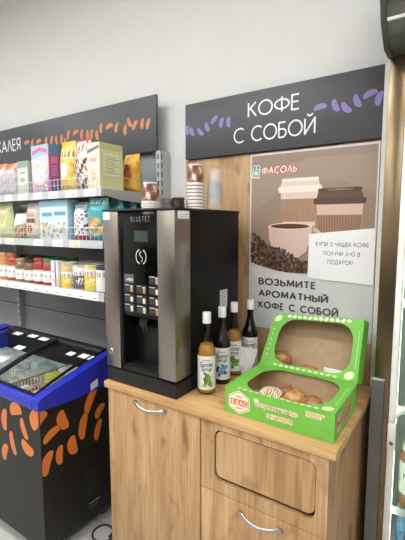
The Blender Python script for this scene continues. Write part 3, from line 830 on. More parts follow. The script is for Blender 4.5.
# pastries
FLZ = BZ0+T+.001
def pastry(x, y, rx, rz, kind, label):
    z = FLZ if y < BY1 else None
    if kind == 'iced':
        t = thing('iced_gingerbread', label, 'pastry', (x, y, FLZ), 'pastries in the green box')
        MB().blob((x, y, FLZ+rz), (rx, rx*.8, rz), sub=3, noise=.03).build('dough', M['bun'], t)
        m = MB()
        for k in range(9):
            a = -.9+k*.22; pts = []
            for s in range(9):
                b_ = -.95+s*.24
                px_, py_ = rx*.9*math.sin(a*1.0), rx*.72*math.sin(b_)
                q = 1-(px_/rx)**2-(py_/(rx*.8))**2
                pts.append((x+px_+.003*math.sin(s*2.1+k), y+py_, FLZ+rz+rz*math.sqrt(max(0, q))+.001))
            m.tube(pts, .0028, 6)
        m.build('icing_lines', M['icing'], t)
    elif kind == 'striped':
        t = thing('striped_cake', label, 'pastry', (x, y, FLZ), 'pastries in the green box')
        MB().blob((x, y, FLZ+rz), (rx, rx*.8, rz), sub=3).build('cake', M['choco'], t)
        m = MB()
        for k in range(5):
            a = -.8+k*.4; pts = []
            for s in range(9):
                b_ = -1+s*.25; px_, py_ = rx*.9*math.sin(a), rx*.72*math.sin(b_); q = 1-(px_/rx)**2-(py_/(rx*.8))**2
                pts.append((x+px_, y+py_, FLZ+rz+rz*math.sqrt(max(0, q))+.001))
            m.tube(pts, .003, 6)
        m.build('icing_stripes', M['icing'], t)
    else:
        t = thing('glazed_bun', label, 'pastry', (x, y, FLZ), 'pastries in the green box')
        MB().blob((x, y, FLZ+rz), (rx, rx*.85, rz), sub=3, noise=.05).build('bun', M['bun'] if kind == 'bun' else M['bun_d'], t)
        m = MB()
        for k in range(3):
            pts = [(x+rx*.6*math.cos(a_)*(1-.25*k), y+rx*.5*math.sin(a_)*(1-.25*k), FLZ+rz+rz*math.sqrt(max(0, 1-(.6*(1-.25*k))**2))*.99) for a_ in [q*.5+k for q in range(9)]]
            m.tube(pts, .0035, 6)
        m.build('crust_ridge', M['bun_d'], t)
    return t
pastry(-.600, 1.365, .054, .037, 'iced', 'pale iced gingerbread at the left inside the green box')
pastry(-.510, 1.372, .045, .045, 'bun', 'golden bun between the iced gingerbread and the browner bun')
pastry(-.437, 1.355, .043, .043, 'dark', 'brown bun between the golden bun and striped cake')
pastry(-.383, 1.310, .036, .034, 'striped', 'dark cake with white icing stripes at the box\'s right')
pastry(-.585, 1.478, .030, .026, 'dark', 'brown bun at the back of the box, behind the iced gingerbread')
# bun and card lying in the lid
p = lidmap(-.648, .004, .045)
t = thing('glazed_bun', 'large shiny brown bun resting in the raised lid', 'pastry', p, 'pastries in the green box')
c0 = Vector(lidmap(-.648, .004, .045))+Vector((0, 0, .0))
MB().blob((c0.x, c0.y-.004, c0.z+.037), (.042, .032, .036), sub=3, noise=.05).build('bun', M['bun_d'], t)
m = MB(); m.tube([(c0.x-.02+.01*k, c0.y-.036+.003*abs(k-2), c0.z+.05+.006*math.sin(k*1.5)) for k in range(5)], .004, 6); m.build('crust_ridge', M['bun'], t)
p = Vector(lidmap(-.53, .004, .05))
t = thing('glazed_bun', 'flat brown bun low in the lid beside the white card', 'pastry', p, 'pastries in the green box')
MB().blob((p.x, p.y-.004, p.z+.017), (.036, .03, .016), sub=3, noise=.05).build('bun', M['bun'], t)
m = MB(); m.tube([(p.x-.02+.01*k, p.y-.008, p.z+.0335-.002*abs(k-2)) for k in range(5)], .003, 6); m.build('crust_ridge', M['bun_d'], t)
p = Vector(lidmap(-.425, .005, .016))
ca = tag(MB().box(p.x-.036, p.x+.036, p.y-.001, p.y+.001, p.z+.001, p.z+.034).build('price_card', M['paper'], loc=p), 'small white price card standing in the lid of the green box', 'price card')

# ------------------------------------------------------------------ grocery shelving
GX1, GX0 = -1.47, -4.35
sh = thing('shelving_unit', 'grey metal grocery shelving unit behind the chest freezer', 'shelving unit', (-2.9, 1.6, 0))
m = MB(); m.box(GX0, GX1-.03, 1.80, 1.815, .12, 2.01); m.build('back_panel', M['gondola'], sh, ang=0)
m = MB()
for z in (.52, .97): m.box(GX0, GX1-.04, 1.7965, 1.80, z, z+.004)
m.box(-2.934, -2.928, 1.796, 1.80, .12, 2.0)
m.build('panel_joint', M['gap'], sh, ang=0)
for x in (GX1-.03, -2.95, GX0):
    m = MB(); m.box(x, x+.03, 1.758, 1.845, 0, 2.012, .002)
    u = m.build('upright', M['gondola_l'], sh)
    m = MB()
    for k in range(36):
        z = .25+k*.049
        m.box(x+.011, x+.019, 1.7575, 1.758, z, z+.028)
        if x == GX1-.03: m.box(x+.030, x+.0305, 1.768, 1.776, z, z+.028)
    m.build('slots', M['gap'], u, ang=0)
MB().box(GX0, GX1, 1.50, 1.80, .10, .14).box(GX0, GX1, 1.52, 1.54, 0, .10).build('base_shelf', M['gondola'], sh)
def shelf(z0, z1, tagc, rail):
    s = MB().box(GX0, GX1-.002, 1.332, 1.757, z1-.030, z1-.006, .002).build('shelf', M['gondola_l'], sh)
    MB().prism([(1.340, z0), (1.322, z0+.002), (1.326, z1), (1.334, z1+.001)], lambda u, v, d: (d, u, v), GX0, GX1-.001).build('price_rail', M['lip'], s, ang=0)
    MB().prism([(1.335, z1-.004), (1.335, z0+.006), (1.45, z0-.012), (1.757, z0-.03), (1.757, z1-.004)], lambda u, v, d: (d, u, v), GX1-.002, GX1+.002).build('bracket', M['gondola_l'], s, ang=0)
    x = GX1-.03-.01; k = 0
    while x > -2.75:
        w = tagc[k % len(tagc)]
        if w[1]:
            pr = PR(lambda u, v, d: (u, 1.326-.004*(z1-v)/(z1-z0)-d*3, v))
            pr.poly(rect(x-w[0]+.002, x-.002, z0+.002, z1-.002), w[1], 0)
            pr.poly(rect(x-w[0]+.012, x-w[0]*.5, z1-.014, z1-.011), 'b9b9b9', 1); pr.poly(rect(x-w[0]*.45, x-.012, z0+.010, z0+.016), 'a5a5a5', 1)
            pr.build('price_tag', M['print'], s)
        x -= w[0]; k += 1
    if rail:
        m = MB(); y = 1.338; zt = z1+rail
        m.tube([(GX0, y, zt), (GX1-.01, y, zt)], .0018, 6); m.tube([(GX0, y, z1+rail*.5), (GX1-.01, y, z1+rail*.5)], .0012, 5)
        n = 58
        for k in range(n): xx = GX1-.012-k*.030; m.tube([(xx, y, z1-.006), (xx, y, zt)], .0016, 5)
        m.tube([(GX1-.01, y, zt), (GX1-.01, 1.74, zt)], .0015, 5)
        m.build('wire_rail', M['wire'], s)
    return s
Wt, Gt = 'f1f1ef', None
shelf(1.736, 1.776, [(.085, Wt), (.05, None), (.09, Wt), (.06, None), (.08, Wt), (.055, None)], .058)
shelf(1.484, 1.524, [(.08, None), (.045, None), (.085, 'e9dcc0'), (.05, None), (.09, Wt), (.08, None), (.09, Wt), (.07, None)], .062)
shelf(1.225, 1.268, [(.10, Wt), (.095, 'f4f3f0'), (.10, Wt), (.09, 'f3f1e6'), (.10, 'f7f6f3')], 0)

# cut-out sign above the shelving
sg2 = thing('hanging_sign', 'charcoal sign with orange beans above the grocery shelves', 'sign', (-2.7, 1.765, 1.99))
MB().box(-4.3, -1.495, 1.757, 1.775, 2.0125, 2.316, .002).build('board', M['sign'], sg2)
MB().box(-4.0, -3.96, 1.775, 1.85, 2.1, 2.2).box(-1.80, -1.76, 1.775, 1.85, 2.1, 2.2).build('bracket', M['gondola_l'], sg2)
pr = PR(front(1.757))
pr.draw('БАКАЛЕЯ', -3.235, -2.795, 2.148, 2.238, 'f2f0ee', .12, .20)
pr.build('lettering', M['print'], sg2)
pr = PR(front(1.757)); q = random.Random(5)
rots = [.15, 1.3, .2, 1.5, 1.3, 1.7, 1.45, 1.75, 1.3, .35, 1.35, 1.6, 1.4, 1.75, 1.45, .25, 1.2, 1.5, 2.1, .95, 1.45, 1.2]
for (x, z), r in zip([(-2.716, 2.193), (-2.649, 2.18), (-2.574, 2.185), (-2.488, 2.175), (-2.427, 2.176), (-2.375, 2.17), (-2.32, 2.169), (-2.281, 2.144), (-2.249, 2.191), (-2.177, 2.195), (-2.116, 2.178), (-2.06, 2.168), (-2.023, 2.166), (-1.973, 2.153), (-1.936, 2.191), (-1.863, 2.193), (-1.803, 2.178), (-1.732, 2.155), (-1.696, 2.191), (-1.655, 2.172), (-1.597, 2.173), (-1.553, 2.165)], rots):
    pr.poly(bean(x, z, .062, .029, r), 'd0875a', 3)
pr.build('bean_print', M['print'], sg2)

# ------------------------------------------------------------------ groceries
def carton(name, label, cat, x0, x1, y0, d, z0, h, body, art=None, sideart=None, group=None):
    loc = ((x0+x1)/2, y0+d/2, z0)
    t = thing(name, label, cat, loc, group)
    MB().box(x0, x1, y0, y0+d, z0, z0+h, .0015).build('carton', mat('carton_'+label[:14], body, .45, var=.03), t)
    if art:
        pr = PR(front(y0)); art(pr, x0+.003, x1-.003, z0+.003, z0+h-.003); pr.build('front_print', M['card'], t)
    if sideart:
        pr = PR(side(x1)); sideart(pr, y0+.003, y0+d-.003, z0+.003, z0+h-.003); pr.build('side_print', M['card'], t)
    return t
def U(x0, x1, a): return x0+(x1-x0)*a

def bag(name, label, cat, x0, x1, y0, d, z0, h, colfn, group=None, n=22, hh=34, back='b8b8b8', side_fold=False):
    """filled pillow bag: front and back sheets that meet at crimped seams"""
    cx, cy = (x0+x1)/2, y0+d/2; w = x1-x0
    t = thing(name, label, cat, (cx, cy, z0), group)
    def shape(sgn):
        def f(u, v):
            prof = min(1, (v/.10)**.6 if v < .10 else 1)*min(1, ((1-v)/.28)**.75) if v < 1 else 0
            bulge = d/2*prof*(1-abs(2*u-1)**3.2)**.8
            wob = .003*math.sin(9*u+13*v)*prof
            ww = w*(1-.06*(1-prof))
            return (cx+(u-.5)*ww, cy+sgn*(bulge+.0015+wob*(.5)), z0+.001+h*v)
        return f
    grid_mesh('bag_front', M['foil'], t, shape(-1), colfn, n, hh)
    grid_mesh('bag_back', M['foil'], t, shape(1), lambda u, v: back, n, hh)
    return t
def jar(label, x, y, z, r, h, content, lidc, labelc, tall=True, cat='jar', nm='sauce_jar', lo=.12, hi=.56, group='jars and cans on the lowest shelf', spot=None):
    t = thing(nm, label, cat, (x, y, z), group)
    can = nm == 'food_can'
    if can: prof = [(r*.95, 0), (r, .003), (r, h-.004), (r*1.02, h-.002), (r*.98, h), (r*.9, h-.004), (.0005, h-.004)]
    else: prof = [(r*.9, 0), (r, .005), (r, h*.74), (r*.93, h*.80), (r*.84, h*.84), (r*.82, h*.9), (.0005, h*.9)]
    MB().lathe(x, y, [(a, z+b_) for a, b_ in prof], 24, cap=False).build('can_body' if can else 'glass_body', mat('content_'+label[:16], content, .15 if not can else .3, var=.25, scale=60, spec=.6), t)
    if not can:
        MB().lathe(x, y, [(r*.87, z+h*.86), (r*.89, z+h*.87), (r*.89, z+h*.985), (r*.85, z+h), (.0005, z+h)], 24, cap=False).build('lid', mat('lid_'+label[:16], lidc, .35, .3), t)
    def colf(u, v):
        if can:
            if v > .86: return labelc
            if v > .58: return 'f0ece0' if not (.64 < v < .76 and math.sin(u*70) > .1) else 'a59d97'
            if (u-.5)**2*14+(v-.34)**2*9 < .3: return 'efe9da' if math.sin(u*80+v*50) > 0 else (spot or labelc)
            return spot or labelc
        if .38 < v < .62 and math.sin(u*95)+math.sin(u*41) > .3: return '8d8c90'
        if v > .85: return 'c9c6c0'
        return labelc
    ac = math.atan2(-y, -x)
    grid_mesh('paper_label', M['card'], t, lambda u, v: (x+(r+.0007)*math.cos(ac-2.4+4.8*u), y+(r+.0007)*math.sin(ac-2.4+4.8*u), z+h*(lo+(hi-lo)*v)), colf, 40, 10)
    return t

Z1, Z2, Z3 = 1.771, 1.519, 1.263
Y0 = 1.350
# --- top shelf
def ring_noise(u, v, k): return math.sin(u*17+k)*math.cos(v*23+k*2)+math.sin(u*7-v*11+k)
def pasta(k, topc):
    def f(u, v):
        if v > .80: return topc if ring_noise(u, v, k) > -.6 else 'd9a58b'
        if v > .66: return 'dd9a72' if ring_noise(u, v, k) > .5 else 'cfcfd1'
        if .3 < v < .55 and abs(u-.5) < .3 and math.sin(u*40) > .2: return 'a3a0a8'
        return 'cfcdd2' if ring_noise(u*2, v*2, k) > 0 else 'bdbac0'
    return f
bag('pasta_bag', 'grey bag with an orange top, leftmost on the top shelf', 'bag', -2.448, -2.345, Y0, .07, Z1, .195, pasta(1, 'd97b4e'))
bag('pasta_bag', 'grey bag with an orange top beside the mint green carton', 'bag', -2.338, -2.236, Y0, .07, Z1, .190, pasta(2, 'dd8150'))
def a_mint(pr, a, b, c, d):
    pr.poly(rect(a, b, c, d), 'c3cdbd', 0); pr.poly(rect(a, b, U(c, d, .82), d), '8fa794', 1); pr.poly(rect(U(a, b, .12), U(a, b, .88), U(c, d, .3), U(c, d, .75)), 'e2e6dc', 1)
    pr.poly(ell(U(a, b, .5), U(c, d, .45), (b-a)*.28, (d-c)*.08), 'b9b08e', 2); pr.poly(rect(U(a, b, .2), U(a, b, .8), U(c, d, .64), U(c, d, .69)), '7f9486', 2)
carton('grain_carton', 'slim mint green carton left of the pink cereal box', 'carton', -2.213, -2.105, Y0+.01, .055, Z1, .190, 'b4c0b0', a_mint)
def a_pink(pr, a, b, c, d):
    pr.poly(rect(a, b, c, d), 'd9b5cf', 0)
    pr.poly([(a, U(c, d, .72)), (b, U(c, d, .80)), (b, d), (a, d)], '9fc4d8', 1)
    pr.poly([(a, U(c, d, .45)), (b, U(c, d, .60)), (b, U(c, d, .80)), (a, U(c, d, .72))], 'e9c9dc', 2)
    pr.poly(ell(U(a, b, .42), U(c, d, .42), (b-a)*.38, (d-c)*.26), 'f1e4ea', 3); pr.poly(ell(U(a, b, .3), U(c, d, .55), (b-a)*.12, (d-c)*.08), 'f2d9a9', 4)
    pr.poly([(U(a, b, .08), U(c, d, .80)), (U(a, b, .5), U(c, d, .88)), (U(a, b, .92), U(c, d, .82)), (U(a, b, .92), U(c, d, .90)), (U(a, b, .5), U(c, d, .955)), (U(a, b, .08), U(c, d, .89))], 'd76d92', 4)
    pr.poly([(U(a, b, .55), c), (b, c), (b, U(c, d, .38))], 'b785b7', 4)
    q = random.Random(2)
    for k in range(26): pr.poly(ell(q.uniform(U(a, b, .1), U(a, b, .9)), q.uniform(U(c, d, .05), U(c, d, .6)), .010, .007, 10, q.uniform(0, 3)), q.choice(['f3ead2', 'e5a9c3', 'f6f0f3', '9fb9dc', 'e9c37d']), 4.2+k*.02)
    for k in range(9): pr.poly(ell(U(a, b, .2+.07*k), U(c, d, .12+.05*math.sin(k*2.2)), .008, .008, 12), ['e8b25c', 'd77b9b', '8fbad6'][k % 3], 5)
def a_pinkside(pr, a, b, c, d):
    pr.poly(rect(a, b, c, d), 'c0638f', 0); pr.poly(rect(a, b, U(c, d, .8), d), '5f8fae', 1); pr.poly(rect(U(a, b, .15), U(a, b, .85), U(c, d, .62), U(c, d, .76)), 'd9879d', 1); pr.poly(rect(a, b, c, U(c, d, .3)), '8a6aa5', 1)
    for k in range(5): pr.poly(rect(U(a, b, .2), U(a, b, .8), U(c, d, .36+k*.045), U(c, d, .375+k*.045)), 'e3b7cd', 2)
carton('cereal_box', 'tall pink and sky blue cereal box on the top shelf', 'cereal box', -2.062, -1.905, Y0+.005, .070, Z1, .262, 'b26a94', a_pink, a_pinkside)
def c_yellow(u, v):
    if v > .86: return 'e0b33a' if u < .6 else 'd9c05a'
    if .66 < v < .80 and .08 < u < .95: return '7a5a33' if math.sin(u*34) > .1 and .69 < v < .78 else 'ead99a'
    if (u-.45)**2/.05+(v-.42)**2/.022 < 1: return 'f3eee2'
    if (u-.62)**2/.06+(v-.20)**2/.02 < 1: return 'e7c64f'
    return 'e9d47e' if ring_noise(u, v, 3) > -.3 else 'dfb45c'
bag('cereal_bag', 'yellow cereal bag with white oval beside the pink box', 'cereal bag', -1.828, -1.712, Y0, .07, Z1, .258, c_yellow)
def c_choc(u, v):
    if v > .93: return 'c93f3f'
    if v > .64 and abs((v-.78)-(u-.5)*.22) < .09: return 'b5352f' if math.sin(u*30+v*8) > -.2 else 'f0e5dd'
    if v < .62 and ring_noise(u*1.6, v*1.5, 8) > .35: return '4c3a33'
    if v < .62 and ring_noise(u*1.6, v*1.5, 8) < -.9: return 'b0573f'
    return 'ede7e0'
bag('cereal_bag', 'white cereal bag with red lettering and dark chocolate pieces', 'cereal bag', -1.708, -1.597, Y0, .07, Z1, .258, c_choc)
def a_pale(pr, a, b, c, d):
    pr.poly(rect(a, b, c, d), 'efe6c6', 0); pr.poly([(a, U(c, d, .78)), (b, U(c, d, .88)), (b, d), (a, d)], '6f7388', 1); pr.poly([(a, U(c, d, .86)), (b, U(c, d, .95)), (b, d), (a, d)], 'e4dcc0', 2)
    pr.poly(ell(U(a, b, .5), U(c, d, .36), (b-a)*.42, (d-c)*.28), 'f6efdb', 2); pr.poly(ell(U(a, b, .5), U(c, d, .3), (b-a)*.25, (d-c)*.14), 'e5cfae', 3); pr.poly(rect(U(a, b, .2), U(a, b, .8), U(c, d, .6), U(c, d, .68)), 'e0a49a', 3)
    q = random.Random(4)
    for k in range(30):
        an, rd = q.uniform(0, 6.28), q.uniform(0, 1); pr.poly(ell(U(a, b, .5+.3*rd*math.cos(an)), U(c, d, .32+.18*rd*math.sin(an)), .007, .005, 9, an), q.choice(['e9cfa4', 'd9a98a', 'f3ecd2', 'c9c28a']), 4+k*.02)
def a_paleside(pr, a, b, c, d):
    pr.poly(rect(a, b, c, d), 'e3e0a4', 0); pr.poly(rect(a, b, U(c, d, .87), d), 'cfcf8d', 1); pr.poly(rect(U(a, b, .15), U(a, b, .85), U(c, d, .3), U(c, d, .8)), 'ecebc4', 1)
    for k in range(8): pr.poly(rect(U(a, b, .2), U(a, b, .8-.1*(k % 3)), U(c, d, .36+k*.05), U(c, d, .38+k*.05)), 'b9b98a', 2)
carton('cereal_box', 'pale yellow cereal box at the right end of the top shelf', 'cereal box', -1.595, -1.505, Y0, .155, Z1, .225, 'dcd79b', a_pale, a_paleside)
def c_snack(u, v):
    if (u-.5)**2/.06+(v-.5)**2/.05 < 1: return 'c9653a' if ring_noise(u, v, 2) > -.2 else '8d3b2a'
    return 'e4b73f' if ring_noise(u, v, 5) > -.5 else 'd99a35'
bag('snack_bag', 'yellow and red snack bag behind the pale yellow box', 'snack bag', -1.602, -1.492, 1.575, .09, Z1, .205, c_snack)

# --- middle shelf
def c_lemon(u, v):
    if v > .8: return 'd8d9a0'
    if (u-.5)**2/.08+(v-.45)**2/.05 < 1: return 'e3dfb0' if ring_noise(u, v, 1) > 0 else 'cbbf7e'
    return 'c9cf9b'
bag('grain_bag', 'pale lemon bag, leftmost on the middle shelf', 'bag', -2.47, -2.310, Y0, .07, Z2, .215, c_lemon)
bag('grain_bag', 'small white topped bag of brown nuts on the middle shelf', 'bag', -2.295, -2.185, Y0+.01, .06, Z2, .150, lambda u, v: 'ebe9e8' if v > .52+.15*(u-.5) else ('8a6f4d' if ring_noise(u*2, v*2, 4) > 0 else 'c2a37a'))
def c_beige(u, v):
    if .62 < v < .8 and abs(u-.5) < .28 and math.sin(v*120) > 0: return 'b5796a'
    if .45 < v < .56 and abs(u-.5) < .3: return '6d5346'
    if (u-.5)**2/.03+(v-.27)**2/.012 < 1: return 'a8644f'
    return 'd8cbbd'
bag('flour_bag', 'beige paper bag with brown emblem on the middle shelf', 'bag', -2.160, -2.030, Y0, .075, Z2, .208, c_beige)
def a_sky(pr, a, b, c, d):
    pr.poly(rect(a, b, c, d), 'cfe2ea', 0); pr.poly(rect(a, b, U(c, d, .84), d), '9cc7dc', 1)
    q = random.Random(8)
    for k in range(46): pr.poly(ell(q.uniform(a+.012, b-.012), q.uniform(c+.012, U(c, d, .42)), .011, .008, 10, q.uniform(0, 3)), q.choice(['dcae6a', 'e5c37d', 'c98f4f', 'efe3c3', 'c7b26a', '7d86a8']), 2+k*.02)
    pr.poly(rect(U(a, b, .08), U(a, b, .46), U(c, d, .60), U(c, d, .70)), '6f9fbe', 2); pr.poly(rect(U(a, b, .54), U(a, b, .94), U(c, d, .62), U(c, d, .72)), '6f9fbe', 2)
    pr.poly(rect(U(a, b, .495), U(a, b, .505), c, d), '9fbfcc', 4)
carton('muesli_box', 'sky blue box with golden flakes picture on the middle shelf', 'box', -2.002, -1.758, Y0, .07, Z2, .213, 'a9cbdb', a_sky)
def c_wb(u, v):
    if v > .82: return '9fb6c4'
    if v < .14: return 'b23c3c'
    w = ring_noise(u*1.3, v*1.4, 6)
    return '44506f' if w > .95 else ('b06a4a' if w < -1.0 else 'e1e5e9')
bag('snack_bag', 'white bag with blue and brown drawing beside the teal bag', 'bag', -1.732, -1.632, Y0, .06, Z2, .185, c_wb)
def c_teal(u, v):
    if .84 < v < .93 and math.sin(u*38) > -.2 and .12 < u < .9: return 'dcebe9'
    if v < .58 and (u-.55)**2/.12+(v-.34)**2/.05 < 1: return 'd9b071' if ring_noise(u*1.6, v*1.6, 9) > -.1 else ('b98047' if ring_noise(u*3, v*3, 2) > 0 else '4e9c9d')
    if v > .95: return '9fd0d2'
    return '45a5ae'
bag('snack_bag', 'front teal snack bag at the right end of the middle shelf', 'snack bag', -1.634, -1.490, Y0, .08, Z2, .214, c_teal, 'teal snack bags')
bag('snack_bag', 'teal snack bag standing second from the front in its file', 'snack bag', -1.634, -1.490, Y0+.098, .08, Z2, .218, c_teal, 'teal snack bags')
bag('snack_bag', 'teal snack bag standing third from the front in its file', 'snack bag', -1.634, -1.490, Y0+.196, .08, Z2, .220, c_teal, 'teal snack bags')
bag('snack_bag', 'rearmost teal snack bag of the file on the middle shelf', 'snack bag', -1.634, -1.490, Y0+.294, .08, Z2, .222, c_teal, 'teal snack bags')

# --- lowest shelf: jars and cans
yj = 1.385
jar('orange sauce jar, leftmost on the lowest shelf', -2.425, yj, Z3, .043, .168, 'c98a50', 'c8a173', 'eceae6')
jar('red sauce jar between the orange jar and brown jar', -2.335, yj, Z3, .040, .165, 'b2513d', 'b86a4c', 'eceae6')
jar('brown jar with pale lid beside the red sauce jar', -2.242, yj, Z3, .042, .140, '8a6a4c', 'b5a184', 'e6e4df')
jar('brown jar with black lid left of the tomato jars', -2.150, yj, Z3, .042, .138, '7a5a40', '3e3a36', 'e9e7e2')
jar('tomato jar with red lid on the lowest shelf', -2.060, yj, Z3, .042, .150, 'a2382c', 'b0533e', 'e8e8e8')
jar('tomato jar with green lid beside the white carton', -1.972, yj, Z3, .041, .150, 'a53c2c', '4f9a5a', 'e8e8e8')
def a_whitebox(pr, a, b, c, d):
    pr.poly(rect(a, b, c, d), 'f1f1ee', 0); pr.poly(rect(U(a, b, .6), U(a, b, .85), c, d), '5a67a5', 1); pr.poly(rect(a, b, U(c, d, .2), U(c, d, .3)), 'e3d77a', 1); pr.poly(rect(U(a, b, .1), U(a, b, .5), U(c, d, .55), U(c, d, .62)), '8d93b5', 1)
carton('white_carton', 'narrow white and blue carton between jars and yellow cans', 'carton', -1.922, -1.866, 1.352, .05, Z3, .142, 'eceae4', a_whitebox)
jar('yellow labelled can beside the white carton', -1.806, yj, Z3, .044, .138, 'd9cfae', '', 'e8d24e', nm='food_can', cat='can', lo=.05, hi=.7, spot='e4c53a')
jar('white labelled can between the two yellow cans', -1.708, yj, Z3, .042, .130, 'cfcac4', '', 'eceae8', nm='food_can', cat='can', lo=.05, hi=.92, spot='6e6472')
jar('pale yellow can beside the blue and white can', -1.620, yj, Z3, .041, .136, 'e2d9ae', '', 'eadb88', nm='food_can', cat='can', lo=.05, hi=.92, spot='e0c94f')
jar('blue and white can at the right end of the lowest shelf', -1.528, yj, Z3, .043, .134, '4b5377', '', '39456f', nm='food_can', cat='can', lo=.05, hi=.95, spot='e9e7e6')
for i, (x, c, l) in enumerate([(-2.40, '6b4f38', '4a4038'), (-2.30, '8b4a36', '7a4a3c'), (-2.20, '5c4634', '3a3632'), (-2.105, '5c4634', '3a3632'), (-2.01, '8a3a2e', '4f7a50'), (-1.915, '8a3a2e', '4f7a50')]):
    jar(['dark jar behind the orange sauce jar', 'reddish jar behind the red sauce jar', 'dark jar behind the pale lidded brown jar', 'dark jar behind the black lidded jar', 'red jar with green lid behind the tomato jars', 'red jar with green lid behind the white carton'][i],
        x, 1.49, Z3, .042, .150, c, l, 'd9d7d2', group='second row of jars')
for i, (x, c) in enumerate([(-1.80, 'd9c760'), (-1.705, 'cfcac4'), (-1.612, 'dcd09a'), (-1.525, '4b5377')]):
    jar(['yellow can in second row behind the yellow can', 'white can in second row behind the white can', 'pale can in second row behind the pale yellow can', 'blue can in second row behind the blue can'][i], x, 1.49, Z3, .042, .134, 'c9c5bd', '', c, nm='food_can', cat='can', lo=.05, hi=.92, group='second row of cans')

# ------------------------------------------------------------------ chest freezer
FX0, FX1, FY0, FY1 = -2.62, -1.566, 1.01, 1.30
FY1 = 1.315
FYB = 1.46
fz = thing('chest_freezer', 'black chest freezer with blue rim and orange bean stickers', 'freezer', (-2.1, 1.2, 0))
m = MB(); th = .045; zb, zt = .075, .775
m.box(FX0, FX1, FY0, FY0+th, zb, zt); m.box(FX0, FX1, FYB-th, FYB, zb, zt); m.box(FX0, FX0+th, FY0+th, FYB-th, zb, zt); m.box(FX1-th, FX1, FY0+th, FYB-th, zb, zt)
m.box(FX0+th, FX1-th, FY0+th, FYB-th, zb, zb+.15)
m.build('body', M['frz'], fz)
m = MB(); a, b_, c_, d_ = FX0+th, FX1-th, FY0+th, FYB-th
m.box(a, a+.004, c_, d_, .225, .80); m.box(b_-.004, b_, c_, d_, .225, .80); m.box(a, b_, c_-.02, c_-.016, .225, .80); m.box(a, b_, d_-.004, d_, .225, .86); m.box(a, b_, c_, d_, .225, .232)
m.build('liner', M['liner'], fz, ang=0)
def zr(y): return .832+(y-1.038)*.226
def zl(y):
    t = min(1, max(0, (y-1.035)/.39)); return zr(y)-.004+.018*math.sin(PI*min(1, t*.9))
rim_poly = [(FY0-.008, .768), (FY0-.010, .80), (FY0-.004, .818), (FY0+.010, .825)]+[(1.05+k*.04, zr(1.05+k*.04)) for k in range(10)]+[(FYB+.006, .928), (FYB+.010, .915), (FYB+.010, .775), (1.40, .760), (1.2, .757)]
for x0, x1 in ((FX1-.045, FX1+.007), (FX0-.010, FX0+.13)):
    MB().prism(rim_poly, lambda u, v, d: (d, u, v), x0, x1).build('side_rim', M['blue'], fz, ang=30)
MB().prism([(FY0-.008, .768), (FY0-.012, .80), (FY0-.004, .818), (FY0+.004, .823), (FY0+.014, .820), (FY0+.014, .768)], lambda u, v, d: (d, u, v), FX0+.12, FX1-.04).build('front_rim', M['blue'], fz, ang=50)
MB().prism([(FYB-.05, .80), (FYB+.008, .80), (FYB+.008, .932), (FYB-.035, .936), (FYB-.05, .925)], lambda u, v, d: (d, u, v), FX0+.13, FX1-.045).build('rear_rail', M['rubber'], fz, ang=30)
for x in (FX0+.06, FX1-.06):
    for y in (FY0+.05, FYB-.05):
        m = MB(); R = Matrix.Translation((x, y, .03)) @ Matrix.Rotation(PI/2, 4, 'Y')
        m.lathe(0, 0, [(.03, -.012), (.03, .012)], 18, rot=R); m.box(x-.02, x+.02, y-.02, y+.02, .06, .0755); m.box(x-.018, x-.014, y-.012, y+.012, .025, .062); m.box(x+.014, x+.018, y-.012, y+.012, .025, .062)
        m.build('caster', M['plate'], fz)
def pane(x0, x1, dz, nm):
    n = 16; m = MB(); rows = []
    for k in range(n+1):
        y = 1.034+(FYB-.05-1.034)*k/n; rows.append([m.b.verts.new((x, y, zl(y)+dz+o)) for o in (0, .003) for x in (x0, x1)])
    for p, q_ in zip(rows, rows[1:]):
        m.b.faces.new((p[0], p[1], q_[1], q_[0])); m.b.faces.new((p[2], q_[2], q_[3], p[3])); m.b.faces.new((p[0], q_[0], q_[2], p[2])); m.b.faces.new((p[1], p[3], q_[3], q_[1]))
    m.b.faces.new((rows[0][0], rows[0][2], rows[0][3], rows[0][1])); m.b.faces.new((rows[-1][0], rows[-1][1], rows[-1][3], rows[-1][2]))
    g = m.build('glass_lid', M['glass'], fz)
    m = MB(); ys = [1.034+(FYB-.05-1.034)*k/14 for k in range(15)]
    for x in (x0+.008, x1-.008): m.tube([(x, y, zl(y)+dz+.003) for y in ys], .01, 6, flat=((.005 if abs(x-FX1) < .1 or abs(x-FX0) < .18 else .011), .008))
    m.box(x0, x1, 1.025, 1.037, .812, zl(1.03)+dz+.004, .001)
    m.build('lid_frame', M['rubber'], g)
pane(-1.985, FX1-.047, -.002, 'right'); pane(FX0+.132, -1.960, .014, 'left')
# orange bean stickers on front and right side
ORG_ = 'd97a35'
pr = PR(front(FY0))
for x, z, L, W, r in [(-1.856, .650, .115, .052, 1.45), (-1.756, .726, .10, .068, .3), (-1.693, .648, .105, .042, 2.0), (-1.794, .546, .12, .042, 1.85), (-1.868, .478, .095, .05, 1.2), (-1.672, .560, .10, .062, 2.8), (-1.935, .70, .10, .055, .7), (-1.95, .58, .1, .05, 1.6), (-2.02, .66, .1, .05, 1.3), (-2.05, .54, .1, .05, 2.2), (-2.12, .70, .1, .06, .4), (-2.14, .6, .11, .05, 1.7), (-2.24, .66, .1, .05, 1.2), (-2.26, .52, .1, .05, 2.3), (-2.35, .71, .1, .05, .5), (-2.4, .58, .1, .05, 1.5), (-2.5, .66, .1, .05, 1.9)]:
    pr.poly(bean(x, z, L, W, r), ORG_, 2)
pr.poly([p_ for p_ in bean(-1.590, .722, .12, .085, .75) if p_[0] <= FX1] or rect(0, 1, 0, 1), ORG_, 2)
pr.build('bean_print', M['gprint'], fz)
pr = PR(side(FX1))
